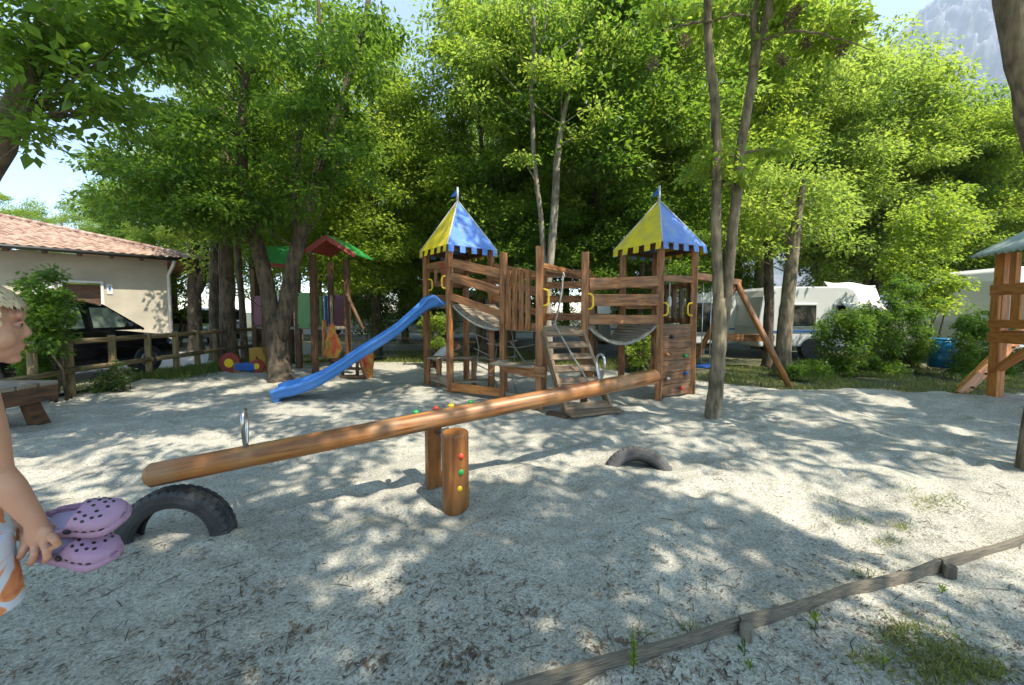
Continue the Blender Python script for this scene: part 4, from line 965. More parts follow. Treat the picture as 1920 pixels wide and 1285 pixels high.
# right arm reaching forward to the clogs
SH = tp(.156, -.008, 1.10); EL = PX(-6, 888, .90); WR = PX(66, 978, .935)
m.tube([SH, (SH + EL) / 2 + V(.004, 0, 0), EL], [.036, .033, .028], 20, round_=.012)
m.tube([EL, EL + (WR - EL) * .3, EL + (WR - EL) * .7, WR], [.029, .031, .025, .0205], 20, round_=.008)
Y0 = .94
def hpx(x, y, dy=0): return PX(x, y, Y0 + dy)
palm = [WR, hpx(76, 995, .0), hpx(82, 1012, .0)]
m.tube([WR + V(0, 0, 0), hpx(72, 995, .004), hpx(72, 1012, .006)], [.020, .024, .022], 16, round_=.006)
m.ball(hpx(58, 1008, .012), (.020, .016, .024), 14, 10); m.ball(hpx(86, 1004, .0), (.018, .014, .022), 14, 10)
fing = [[(94, 1004, -.012), (103, 1013, -.020), (109, 1021, -.012), (106, 1024, .0)],
        [(82, 1018, -.006), (88, 1032, -.016), (89, 1046, -.012), (85, 1052, .004)],
        [(66, 1020, -.002), (66, 1038, -.012), (60, 1052, -.008), (56, 1058, .006)],
        [(50, 1018, .004), (44, 1032, -.004), (39, 1042, .0), (37, 1046, .012)]]
for k, ch in enumerate(fing):
    m.tube([hpx(*c) for c in ch], [.0098, .0092, .0084, .0072], 12, round_=.004)
m.tube([hpx(84, 990, .022), hpx(97, 992, .030), hpx(108, 994, .036), hpx(116, 1000, .040)], [.012, .0105, .0095, .008], 12, round_=.004)
# left arm
SHl = tp(-.140, -.008, 1.09); ELl = tp(-.15, .0, .85); WRl = hpx(20, 985, .16)
m.tube([SHl, ELl], [.036, .029], 16, round_=.01); m.tube([ELl, WRl], [.030, .021], 16, round_=.008)
m.tube([WRl, hpx(40, 1000, .12)], [.02, .022], 12, round_=.006)
for k in range(4): m.tube([hpx(44, 990 + k * 11, .11), hpx(62, 992 + k * 11, .085), hpx(70, 996 + k * 11, .07)], [.0095, .009, .0075], 10, round_=.004)
m.tube([hpx(38, 985, .12), hpx(52, 975, .10), hpx(62, 974, .09)], [.011, .0095, .008], 10, round_=.004)
body = remesh(m, 'body', ['skin'], .0036, 5, boy)
# eyes and brows
for s_ in (-1, 1):
    MB().ball(hp(s_ * .031, .0725, .004), (.0115, .0085, .0055), 14, 10, rot=hM).build('eye', 'eyewhite', body)
    MB().ball(hp(s_ * .032, .0785, .004), (.0052, .0040, .0050), 10, 8, rot=hM).build('iris', 'black', body)
    m = MB(); m.tube([hp(s_ * .017, .0815, .009), hp(s_ * .031, .0815, .0115), hp(s_ * .045, .070, .007)], .0036, 8); m.build('eyelid', 'skin', body)
M['hair'] = mat('blond_hair', (.50, .39, .22), .55, noise=((.74, .62, .40), 40, .25))
nh = M['hair'].node_tree
# hair: many combed strands grown out of the scalp
hb = MB(); r3 = random.Random(5)
sc = []
for i in range(4200):
    th = r3.uniform(0, 2 * math.pi); u = r3.uniform(-.25, 1)
    zz = u; r_ = math.sqrt(max(0, 1 - zz * zz)); x, y = r_ * math.cos(th), r_ * math.sin(th)
    if y > .5 and zz < .42: continue
    if zz < -.02 and y > -.1: continue
    if abs(x) > .6 and zz < .05 and y > .25: continue
    p = V(x * .073, -.012 + y * .092, .022 + zz * .086)
    n_ = V(x / .073, y / .092, zz / .086).normalized()
    # direction: from the crown whorl outward and down, forward over the brow
    wh_ = V(0, -.05, .10); d = (p - wh_); d = d - n_ * d.dot(n_)
    if d.length < 1e-3: continue
    d.normalize(); d = (d + V(r3.uniform(-.25, .25), r3.uniform(-.2, .2), -.1)).normalized()
    L = r3.uniform(.014, .028); pts = []
    q_ = p.copy(); dd_ = d.copy()
    for k in range(4):
        lift = .010 + .006 * math.sin(k / 3 * math.pi * .8) + r3.uniform(0, .002)
        nn_ = V(q_.x / .073 ** 2, (q_.y + .012) / .092 ** 2, (q_.z - .022) / .086 ** 2).normalized()
        pts.append(hp(*(q_ + nn_ * lift))); dd_ = (dd_ - nn_ * dd_.dot(nn_) + V(0, 0, -.08)).normalized(); q_ = q_ + dd_ * L / 3
    a, b = pts[0], pts[-1]; nrm_ = (hM @ n_)
    wv = .0022; sd_ = [(pts[min(k + 1, 3)] - pts[max(k - 1, 0)]).cross(nrm_).normalized() * (wv * w_) for k, w_ in enumerate((.9, 1, .8, .15))]
    b0 = len(hb.v)
    for k in range(4): hb.v += [pts[k] - sd_[k], pts[k] + sd_[k]]
    for k in range(3): hb.face((b0 + 2 * k, b0 + 2 * k + 1, b0 + 2 * k + 3, b0 + 2 * k + 2), ((0, 0),) * 4, True)
hair = hb.build('hair', 'hair', body)
m = MB(); m.ball(hp(0, -.019, .028), (.080, .098, .091), 28, 20, rot=hM)
cap = remesh(m, 'hair', ['hair'], .006, 1, boy)
me = cap.data; bmx = bmesh.new(); bmx.from_mesh(me)
bmesh.ops.delete(bmx, geom=[f for f in bmx.faces if (lambda c: (c.dot(hF) > .050 and c.z < .052) or c.z < -.005)( (f.calc_center_median() + boy.location - HC))], context='FACES')
bmx.to_mesh(me); bmx.free()
bpy.data.objects.remove(hair); hb_v = hb  # one hair part: cap and strands joined
hb2 = hb.build('hair_strands', 'hair', boy)
bmx = bmesh.new(); bmx.from_mesh(hb2.data); bmx.from_mesh(me); bmx.to_mesh(me); bmx.free(); bpy.data.objects.remove(hb2)
me.polygons.foreach_set('use_smooth', [True] * len(me.polygons))
# shorts
def shortsmat():
    m = bpy.data.materials.new('tropical_print_cloth'); m.use_nodes = True; n = m.node_tree; b = n.nodes['Principled BSDF']; L = n.links.new
    tc = n.nodes.new('ShaderNodeTexCoord'); t = n.nodes.new('ShaderNodeTexNoise'); t.inputs['Scale'].default_value = 11; t.inputs['Detail'].default_value = 3; t.inputs['Distortion'].default_value = 1.2
    L(tc.outputs['Object'], t.inputs['Vector']); r = n.nodes.new('ShaderNodeValToRGB'); e = r.color_ramp.elements
    e[0].position = .49; e[0].color = (.62, .66, .72, 1); e[1].position = .53; e[1].color = (.75, .30, .12, 1); x = e.new(.62); x.color = (.60, .16, .06, 1)
    L(t.outputs[0], r.inputs[0]); L(r.outputs[0], b.inputs['Base Color']); b.inputs['Roughness'].default_value = .8; return m
M['shorts'] = shortsmat()
m = MB()
m.tube([tp(0, 0, .815), tp(0, 0, .78), tp(0, .0, .70), tp(0, 0, .62)], [.099, .105, .116, .112], 28)
for s_ in (-1, 1): m.tube([tp(s_ * .06, 0, .72), tp(s_ * .070, .008, .60), tp(s_ * .076, .01, .535)], [.081, .079, .078], 22)
remesh(m, 'shorts', ['shorts'], .006, 4, boy)

# lilac clogs
def clog(loc, yaw, roll, pitch, label, mirror=1):
    root = thing('clog', loc, label, 'clog', 'lilac clogs held by the boy'); 
    Rm = Matrix.Rotation(yaw, 3, 'Z') @ Matrix.Rotation(pitch, 3, 'Y') @ Matrix.Rotation(roll, 3, 'X')
    def W(x, y, z): return V(*loc) + Rm @ V(x, y, z)
    L = .205
    hw_ = lambda t: float(np.interp(t, [0, .04, .12, .3, .5, .7, .85, .94, 1], [.016, .026, .031, .033, .036, .042, .040, .029, .008]))
    ht_ = lambda t: float(np.interp(t, [0, .05, .3, .45, .52, .62, .75, .88, .96, 1], [.030, .034, .030, .038, .056, .053, .045, .036, .026, .012]))
    nu, nv = 60, 33; rows = []
    for i in range(nu + 1):
        t = i / nu; w_ = hw_(t); h_ = ht_(t); r_ = []
        for j in range(nv):
            a = math.pi * (j / (nv - 1)); cx = math.cos(a); sy = math.sin(a)
            y = w_ * (abs(cx) ** .62) * (1 if cx > 0 else -1) * (1 + .07 * math.sin(math.pi * min(1, sy * 1.2)))
            z = h_ * (sy ** .62)
            r_.append((t, a, W(x := (t - .5) * L, y, z + .012)))
        rows.append(r_)
    m = MB(); b = len(m.v)
    for r_ in rows: m.v += [q[2] for q in r_]
    for i in range(nu):
        for j in range(nv - 1):
            t = (i + .5) / nu; sy = math.sin(math.pi * (j + .5) / (nv - 1)); edge = .50 + .07 * (1 - sy) 
            lim = .80 if t > .36 else .80
            if .03 < t < .45 + .13 * sy and sy > .44: continue
            m.face((b + i * nv + j, b + i * nv + j + 1, b + (i + 1) * nv + j + 1, b + (i + 1) * nv + j), ((0, 0),) * 4, True)
    m.build('upper', 'mauve', root, solid=.0045, bevel=0)
    m = MB(); P = []
    for i in range(41):
        t = i / 40; w_ = hw_(t) * 1.09 + .0015; z1 = .014 + .004 * (t > .0); z0 = -.006 + .010 * max(0, t - .8) / .2
        x = (t - .5) * (L + .008); P.append([W(x, -w_ * .92, z0), W(x, -w_, z0 + .006), W(x, -w_, z1 - .002), W(x, -w_ * .95, z1), W(x, w_ * .95, z1), W(x, w_, z1 - .002), W(x, w_, z0 + .006), W(x, w_ * .92, z0)])
    m.grid(P, closed=True)
    for q in (P[0], P[-1]): bb = len(m.v); m.v += q; ix = tuple(range(bb, bb + 8)); m.face(ix if q is P[-1] else ix[::-1], [(0, 0)] * 8)
    m.build('sole', 'mauve', root)
    m = MB(); P = []
    for i in range(21):
        t = .02 + .60 * i / 20; w_ = hw_(t) * .88; P.append([W((t - .5) * L, -w_, .0195), W((t - .5) * L, 0, .0185), W((t - .5) * L, w_, .0195)])
    m.grid(P); m.build('insole', 'mauvein', root)
    # black discs for the shade inside vent holes, on toe and sides
    def hole(t, a, r=.0036, ov=1.25):
        m = MB()
        w_ = hw_(t); h_ = ht_(t); cx = math.cos(a); sy = math.sin(a)
        f = lambda t, a: W((t - .5) * L, hw_(t) * (abs(math.cos(a)) ** .62) * (1 if math.cos(a) > 0 else -1) * (1 + .07 * math.sin(math.pi * min(1, math.sin(a) * 1.2))), ht_(t) * math.sin(a) ** .62 + .012)
        c = f(t, a); tu = (f(t + .01, a) - c).normalized(); tv = (f(t, a + .03) - c).normalized(); n_ = tu.cross(tv).normalized()
        if n_.dot(c - W((t - .5) * L, 0, .012)) < 0: n_ = -n_
        k = 12; b = len(m.v); m.v += [c + n_ * .0032 + tu * math.cos(2 * math.pi * q / k) * r * ov + tv * math.sin(2 * math.pi * q / k) * r for q in range(k)]
        m.v += [c - n_ * .001 + tu * math.cos(2 * math.pi * q / k) * r * ov * .9 + tv * math.sin(2 * math.pi * q / k) * r * .9 for q in range(k)]
        m.face(tuple(range(b, b + k)), [(0, 0)] * k)
        for q in range(k): m.face((b + q, b + (q + 1) % k, b + k + (q + 1) % k, b + k + q), ((0, 0),) * 4)
        m.build('vent_shade_disc', 'black', root)
    for t, al in ((.63, (.30, .42, .55, .68)), (.71, (.25, .36, .48, .6, .72)), (.79, (.28, .40, .52, .64)), (.86, (.35, .48, .6))):
        for a in al: hole(t, math.pi * a)
    for t in (.60, .70, .79, .87):
        for a in (.045, .955): hole(t, math.pi * a, .0030, 1.9)
    # heel strap folded forward along the rim, with dark rivets
    m = MB()
    for s_ in (-1, 1):
        pts = [W((t - .5) * L, s_ * (hw_(t) + .006), z) for t, z in ((.50, .030), (.35, .028), (.18, .027), (.06, .026))]
        for p, q in zip(pts, pts[1:]): m.bar(p, q, .006, .013, up=Rm @ V(0, 0, 1))
    m.tube([W(-.44 * L, -.030, .026), W(-.52 * L, -.015, .027), W(-.545 * L, 0, .027), W(-.52 * L, .015, .027), W(-.44 * L, .030, .026)], .006, 8)
    m.build('strap', 'mauve', root, bevel=.002)
    for s_ in (-1, 1):
        c = W((.50 - .5) * L, s_ * (hw_(.5) + .007), .031); ax = Rm @ V(0, s_, 0); MB().tube([c, c + ax * .0035], [.0085, .0075], 16).build('rivet', 'black', root)
clog(PX(166, 980, 1.0), R(4), R(30), R(-4), 'lilac clog held uppermost by the boy, its pale insole showing')
clog(PX(150, 1040, 1.0), R(-2), R(12), R(6), 'lower lilac clog hanging beneath the first in the boy\'s hand')

# small child bending over the low bench under the left tower
tb_ = PX(833, 600, 6.75); tb_.z = 0
kid = thing('person', tb_, 'small child in a white shirt bending over the low bench under the left tower', 'person')
def kp(x, y, z): return tb_ + V(x, y, z)
m = MB()
for s_ in (-1, 1): m.tube([kp(-.13, s_ * .05, .40), kp(-.10, s_ * .05, .22), kp(-.13, s_ * .05, .03)], [.052, .038, .026], 12); m.tube([kp(-.14, s_ * .05, .015), kp(-.05, s_ * .055, .012)], [.024, .018], 10, round_=.01)
m.tube([kp(-.13, 0, .42), kp(-.02, 0, .56), kp(.10, 0, .64)], [.085, .080, .070], 16, round_=.02)
m.tube([kp(.10, 0, .64), kp(.17, 0, .67)], [.03, .03], 12); m.ball(kp(.22, 0, .68), (.075, .065, .075), 18, 14); m.ball(kp(.285, 0, .665), (.012, .010, .010), 8, 6)
for s_ in (-1, 1):
    m.tube([kp(.09, s_ * .08, .63), kp(.12, s_ * .10, .56), kp(.20, s_ * .08, .53)], [.028, .022, .017], 10, round_=.01); m.ball(kp(.22, s_ * .075, .527), (.022, .014, .010), 8, 6)
kb = remesh(m, 'body', ['skin'], .007, 3, kid)
m = MB(); m.tube([kp(-.155, 0, .40), kp(-.11, 0, .47), kp(-.02, 0, .565), kp(.07, 0, .63), kp(.10, 0, .645)], [.09, .098, .092, .085, .055], 18)
for s_ in (-1, 1): m.tube([kp(.08, s_ * .06, .63), kp(.115, s_ * .10, .575)], [.042, .038], 12)
remesh(m, 'shirt', ['cloth'], .008, 2, kid)
m = MB(); m.tube([kp(-.15, 0, .42), kp(-.135, 0, .36)], [.094, .09], 16)
for s_ in (-1, 1): m.tube([kp(-.13, s_ * .05, .40), kp(-.108, s_ * .052, .27)], [.065, .055], 12)
remesh(m, 'shorts', ['darkwood'], .008, 2, kid)
M['brownhair'] = mat('reddish_brown_hair', (.13, .05, .025), .6, noise=((.2, .08, .04), 30, .2))
m = MB(); m.ball(kp(.205, 0, .695), (.083, .073, .078), 18, 14); h2 = remesh(m, 'hair', ['brownhair'], .009, 1, kid)
bmx = bmesh.new(); bmx.from_mesh(h2.data); bmesh.ops.delete(bmx, geom=[f for f in bmx.faces if f.calc_center_median().x > .245 and f.calc_center_median().z < .72], context='FACES'); bmx.to_mesh(h2.data); bmx.free()

# ------------------------------------------------------------------ vegetation helpers
def leaves(pos, ax, nr, ln, wd_=.30, fold=.12):
    """arrays: base positions, axis, normal, length -> 4 verts, 2 tris each"""
    ax = ax / np.linalg.norm(ax, axis=1, keepdims=True); sd = np.cross(ax, nr); sd /= np.linalg.norm(sd, axis=1, keepdims=True) + 1e-9; up = np.cross(sd, ax)
    L_ = ln[:, None]; a = pos; b = pos + ax * L_ * .42 + sd * L_ * wd_ + up * L_ * fold; c = pos + ax * L_; d = pos + ax * L_ * .42 - sd * L_ * wd_ + up * L_ * fold
    v = np.stack([a, b, c, d], 1).reshape(-1, 3); i = np.arange(len(pos)) * 4
    f = np.stack([np.stack([i, i + 1, i + 2], -1), np.stack([i, i + 2, i + 3], -1)], 1).reshape(-1, 3)
    return v, f
def clumpleaves(cl, per, size, r, pinnate=False, flat=.38, wd_=.27):
    """cl: (K,4) centre+radius. layered sprays: leaves lie roughly flat, droop outward"""
    K = len(cl); n = K * per; ci = np.repeat(np.arange(K), per)
    d = r.normal(size=(n, 3)); d /= np.linalg.norm(d, axis=1, keepdims=True); rad = r.random(n) ** .5
    rr = cl[ci, 3]; off = d * rad[:, None] * rr[:, None]; off[:, 2] *= flat * r.uniform(.6, 1.5, K)[ci]; off[:, 2] -= .22 * (off[:, 0] ** 2 + off[:, 1] ** 2) / rr
    # thin some of each clump into separate sprays
    pos = cl[ci, :3] + off
    ax = off.copy(); ax[:, 2] -= .25 * rr; ax += r.normal(size=(n, 3)) * .45 * rr[:, None]
    nr = np.stack([r.normal(0, .42, n), r.normal(0, .42, n), np.ones(n)], -1)
    ln = size * r.uniform(.5, 1.5, n); tc = r.random(K); tint = np.clip(tc[ci] * .55 + r.random(n) * .5 - .02, 0, 1)
    if pinnate:
        axn = ax / np.linalg.norm(ax, axis=1, keepdims=True); sd = np.cross(axn, nr); sd /= np.linalg.norm(sd, axis=1, keepdims=True)
        P = []; A3 = []; N3 = []; L3 = []; T3 = []
        for (t, s_) in ((.25, 1), (.25, -1), (.62, 1), (.62, -1), (1.0, 0)):
            P.append(pos + axn * (ln * 1.5 * t)[:, None]); A3.append(axn * (.5 if s_ else 1) + sd * s_ * .85 + r.normal(size=(n, 3)) * .08); N3.append(nr); L3.append(ln * (.85 if s_ else 1.1)); T3.append(tint)
        pos, ax, nr, ln, tint = map(np.concatenate, (P, A3, N3, L3, T3))
    v, f = leaves(pos, ax, nr, ln, wd_); return v, f, np.repeat(tint, 2)
def crown_clumps(c, R_, K, r, rc=(.45, .8), holes=.35, seed=3, lowcut=-1.0):
    out = []
    while len(out) < K:
        d = r.normal(size=3); d /= np.linalg.norm(d)
        if d[2] < lowcut: continue
        rad = r.uniform(.15, 1) ** .45; p = d * rad
        nz = float(noise2(np.array(p[0] * 2.6 + 20), np.array(p[1] * 2.6 + p[2] * 3.1 + 20), seed))
        if nz < -.5 + holes: continue
        sc_ = 1 + .25 * float(noise2(np.array(d[0] * 2 + 9), np.array(d[2] * 2 + d[1] + 9), seed + 5)) * 2
        out.append([c[0] + p[0] * R_[0] * sc_, c[1] + p[1] * R_[1] * sc_, c[2] + p[2] * R_[2] * sc_, r.uniform(*rc)])
    return np.array(out)
def branches(m, trunk, cl, r_, frac=.5, thick=.030, nseg=5, far=2.6):
    """curved limbs from the trunk to clump centres"""
    for c in cl:
        if r_.random() > frac: continue
        c = V(*c[:3]); best = None
        for i, (p, rad) in enumerate(trunk):
            h = c.z - p.z; hd = math.hypot(c.x - p.x, c.y - p.y); s_ = abs(h - hd * .8) + hd * .5 + r_.random() * .4
            if best is None or s_ < best[0]: best = (s_, p, rad)
        if best is None or (best[1] - c).length > far: continue
        p = best[1]; md = p + (c - p) * .5 + V(r_.uniform(-.15, .15), r_.uniform(-.15, .15), -.10 * (c - p).length + .05)
        r0 = min(thick, best[2] * .5) * (.5 + .5 * min(1, far / 2.6)) * max(.35, min(1, .4 / max(.1, (c - p).length) + .25)); pts = []
        for k in range(nseg + 1):
            t = k / nseg; pts.append(p * (1 - t) ** 2 + md * 2 * t * (1 - t) + c * t * t)
        m.tube(pts, [r0 * (1 - t * .8) for t in np.linspace(0, 1, nseg + 1)], 5, cap=False)
def trunkpts(pts, rads, n=14, wob=.02, seed=0):
    r_ = random.Random(seed); P = [Vector(p) for p in pts]; out = []; rr = []
    for k in range(n + 1):
        t = k / n * (len(P) - 1); i = min(int(t), len(P) - 2); f = t - i
        p0 = P[max(i - 1, 0)]; p1 = P[i]; p2 = P[i + 1]; p3 = P[min(i + 2, len(P) - 1)]
        q = (p1 * 2 + (p2 - p0) * f + (p0 * 2 - p1 * 5 + p2 * 4 - p3) * f * f + (-p0 + p1 * 3 - p2 * 3 + p3) * f ** 3) / 2
        out.append(q + V(r_.uniform(-wob, wob), r_.uniform(-wob, wob), 0)); rr.append((rads[i] * (1 - f) + rads[i + 1] * f) * r_.uniform(.94, 1.06))
    return out, rr
def tree(name, stems, cl, label, bark='bark', leafm='leaf', per=110, size=.10, pinnate=False, frac=.5, group=None, seed=1, thick=.03, cat='tree', nside=14):
    base = stems[0][0][0]; root = thing(name, (base.x, base.y, 0), label, cat, group)
    r_ = random.Random(seed); m = MB(); tk = []
    for si, (pts, rads) in enumerate(stems):
        p, rr = trunkpts(pts, rads, 16 if si == 0 else 12, .012 if si == 0 else .02, seed + si)
        if si == 0 and p[0].z < .3: rr[0] *= 1.7; rr[1] *= 1.22
        m.tube(p, rr, nside); tk += list(zip(p[3:], rr[3:]))
    branches(m, tk, cl, r_, frac, thick)
    m.build('trunk', bark, root)
    g = np.random.default_rng(seed); v, f, t = clumpleaves(cl, per, size, g, pinnate)
    v = v - np.array([base.x, base.y, 0]); me = arrmesh('crown', v, f, leafm, t); o = link('crown', me, root); return root

# ------------------------------------------------------------------ overhead shade: which part of the ground lies in tree shade
SUNSPOTS = [(700, 1150, 75, 40), (655, 1028, 70, 36), (790, 975, 90, 42), (300, 1190, 60, 26), (480, 1110, 50, 22), (950, 1120, 50, 22), (1020, 960, 70, 24), (1250, 1045, 100, 34), (1190, 1095, 60, 22), (575, 1060, 40, 16), (1290, 1110, 60, 30), (1420, 1160, 60, 30), (1500, 1085, 70, 20), (450, 945, 60, 18), (160, 900, 120, 40), (90, 880, 120, 30), (880, 1000, 50, 12), (560, 955, 90, 12), (1000, 1045, 30, 12), (300, 1070, 60, 14), (1700, 1160, 110, 40), (1850, 1210, 80, 30), (1100, 985, 60, 12)]
def shade(px, py):
    for a, b, c, d in SUNSPOTS:
        if ((px - a) / c) ** 2 + ((py - b) / d) ** 2 < 1: return 0
    if py > 1300 or px < -200: return .95
    if py > 900:
        edge = 905 + (1500 - px) * .0 
        if px > 1230: # sunny apron on the right
            if py < 1005 + max(0, px - 1500) * .04: return .06
            return .9 if px < 1560 else .5
        return 1.0 if py > 935 else .75
    if py > 835:
        if 760 < px < 1330: return .25
        if px >= 1330: return .62 if py < 862 else .1
        if px < 260: return .45
        return .72
    if py > 770:
        if px < 420: return .72
        if px < 1000: return .5
        return .8
    return .62
r2 = np.random.default_rng(41); shade_cl = []
st = .30
for gy_ in np.arange(.5, 8.6, st):
    for gx_ in np.arange(-1.45 * gy_ - 1.2, 1.45 * gy_ + 1.2, st):
        gxx = gx_ + r2.uniform(-.15, .15); gyy = gy_ + r2.uniform(-.15, .15)
        py = HZ + F * CAM_H / gyy; px = 960 + F * gxx / gyy
        d_ = shade(px, py); lam = d_ * 1.15 * (1.0 if d_ < .9 else 1.5)
        for _ in range(r2.poisson(lam * (1.2 if d_ >= .9 else 1))):
            zmin = max(4.6, 1.3 + .86 * gyy + .6); z = r2.uniform(zmin, zmin + 3.6); rad = r2.uniform(.24, .38)
            p = V(gxx, gyy, 0) + S * (z / S.z)
            # keep it above the picture
            if p.y > 0 and z < 1.3 + .865 * p.y + .35: z = 1.3 + .865 * p.y + .6; p = V(gxx, gyy, 0) + S * (z / S.z)
            if p.y > 0:
                qx = 960 + F * p.x / p.y; qy = HZ - F * (z - rad - CAM_H) / p.y
                if qy > -10 and (qx > 1700 or 0 < qx < 200): continue
            shade_cl.append((p.x, p.y, z, rad, gxx, gyy))
# foliage shading the boy
for k in range(60):
    t = rnd.uniform(4.5, 8); p = V(-1.3 + rnd.uniform(-.45, .5), .95 + rnd.uniform(-.4, .4), rnd.uniform(.4, 1.4)) + S * (t / S.z); shade_cl.append((p.x, p.y, p.z, rnd.uniform(.3, .45), -1.3, .9))
shade_cl = np.array(shade_cl)
print('shade clumps', len(shade_cl))
owners = {'T4': V(2.9, 4.7, 0), 'T6': V(4.0, 2.7, 0), 'T1': V(-4.6, 3.0, 0), 'T8': V(1.2, -.9, 0), 'T2': V(-4.2, 7.0, 0), 'T9': V(5.2, 7.2, 0), 'T5': V(.8, 8.3, 0)}
own = {k: [] for k in owners}
for c in shade_cl:
    k = min(owners, key=lambda k: (owners[k].x - c[0]) ** 2 + (owners[k].y - c[1]) ** 2); own[k].append(c[:4])
own = {k: (np.array(v) if v else np.zeros((0, 4))) for k, v in own.items()}
def pclumps(spec, Y0, Y1, r, rc):
    """clumps in picture-measured ellipses: (px, py, rx, ry, count)"""
    o = []
    for (x, y, rx, ry, n) in spec:
        for _ in range(n):
            a = r.random() * 6.28; q = math.sqrt(r.random()); p = PX(x + rx * q * math.cos(a), y + ry * q * math.sin(a), r.uniform(Y0, Y1)); o.append([p.x, p.y, p.z, r.uniform(*rc)])
    return np.array(o)
PXr = lambda px, Y: Y / F * px   # metres spanned by px pixels at distance Y

# ------------------------------------------------------------------ the named trees
# two-stemmed tree in the sand, right of centre
T4b = G(1337, 782); Y4 = T4b.y
def tp4(px, py, dy=0): return PX(px, py, Y4 + dy)
cl = np.concatenate([own['T4'], pclumps([(1440, 25, 70, 40, 7), (1540, 60, 60, 50, 6), (1330, 300, 60, 30, 3), (1400, 290, 70, 40, 4), (1280, 20, 60, 25, 4), (1390, 60, 60, 40, 3)], 4.4, 5.4, r2, (.2, .36))])
t4 = tree('forked_tree', [([V(T4b.x, T4b.y, -.2), tp4(1340, 740), tp4(1348, 640), tp4(1352, 560)], [.118, .086, .076, .060]),
     ([tp4(1345, 660), tp4(1345, 430), tp4(1342, 260), tp4(1334, 120), tp4(1325, -20), tp4(1310, -260), tp4(1330, -480)], [.060, .054, .052, .048, .044, .03, .015]),
     ([tp4(1352, 650, .02), tp4(1375, 430, .05), tp4(1385, 290, .1), tp4(1410, 140, .12), tp4(1418, 40, .15), tp4(1408, -150, .2), tp4(1420, -450, .3)], [.061, .058, .053, .049, .042, .03, .012]),
     ([tp4(1412, 130, .12), tp4(1435, 50, .1), tp4(1452, -20, .0), tp4(1520, -300, -.2)], [.05, .045, .042, .015]),
     ([tp4(1343, 38, .0), tp4(1380, 28, -.05), tp4(1405, 32, .1)], [.012, .013, .012]),
     ([tp4(1334, 42), tp4(1290, 45, -.1), tp4(1240, 62, -.2)], [.016, .012, .004]),
     ([tp4(1425, 78, .1), tp4(1490, 60, -.1), tp4(1560, 70, -.25), tp4(1640, 100, -.3)], [.02, .014, .009, .003])],
     cl, 'slender tree forking into two stems, standing alone in the sand right of the towers', 'bark', 'leaf', 130, .09, frac=.5, seed=4, pinnate=False)
# dry seed clusters hanging among its twigs
for px, py in ((1478, 38), (1512, 82), (1468, 112), (1492, 20), (1600, 40), (1578, 92), (1225, 118), (1285, 78)):
    c = np.array([[*tp4(px, py, -.1), .05]]); v, f, t = clumpleaves(c, 90, .045, r2, flat=1.2, wd_=.16); v = v - np.array([T4b.x, T4b.y, 0]); link('seed_cluster', arrmesh('seed_cluster', v, f, 'litter', t), t4)
# leaning trunk at the right edge
T6b = G(1945, 900); Y6 = 3.0
cl = np.concatenate([own['T6'], pclumps([(2050, -80, 80, 60, 8)], 2.6, 3.6, r2, (.2, .35))])
tree('leaning_tree', [([V(PX(1945, 900, Y6).x, Y6, -.2), PX(1950, 800, Y6), PX(1975, 600, Y6), PX(1968, 380, Y6), PX(1935, 210, Y6), PX(1908, 120, Y6), PX(1893, -10, Y6), PX(1880, -400, Y6), PX(1920, -900, Y6)], [.10, .09, .085, .08, .076, .07, .072, .06, .03])],
     cl, 'mossy leaning tree trunk cut by the upper right edge of the view', 'bark', 'leaf', 85, .115, seed=6)
# near tree at the upper left
Y1_ = 3.1
cl = np.concatenate([own['T1'], pclumps([(60, 50, 110, 50, 12), (200, 60, 110, 50, 10), (150, 150, 70, 30, 4), (190, 185, 50, 36, 5), (20, 110, 50, 40, 4), (330, 50, 90, 50, 7), (-60, 200, 80, 60, 4), (420, 20, 90, 30, 4), (80, 235, 16, 20, 2)], 2.7, 3.9, r2, (.14, .27))])
tree('broad_tree', [([PX(-300, 900, Y1_ + .2) * 1, PX(-180, 560, Y1_ + .1), PX(-42, 350, Y1_), PX(12, 240, Y1_), PX(52, 150, Y1_), PX(78, 60, Y1_), PX(95, -60, Y1_), PX(120, -500, Y1_ + .3)], [.15, .13, .10, .085, .062, .055, .05, .03]),
     ([PX(30, 235, Y1_), PX(52, 215, Y1_), PX(56, 190, Y1_)], [.05, .045, .02]), ([PX(86, 60, Y1_), PX(130, 0, Y1_ - .1), PX(220, -90, Y1_ - .2)], [.035, .03, .02])],
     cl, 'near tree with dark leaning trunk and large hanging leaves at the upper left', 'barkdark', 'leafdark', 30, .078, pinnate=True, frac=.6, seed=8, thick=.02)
# tree behind the photographer that shades the foreground
tree('shade_tree', [([V(1.4, -1.6, -.2), V(1.35, -1.55, 2), V(1.3, -1.2, 4.2), V(1.2, -.9, 7.5)], [.2, .16, .12, .04])], own['T8'], 'tree behind the viewer whose crown shades the foreground sand', 'bark', 'leaf', 85, .115, seed=9)
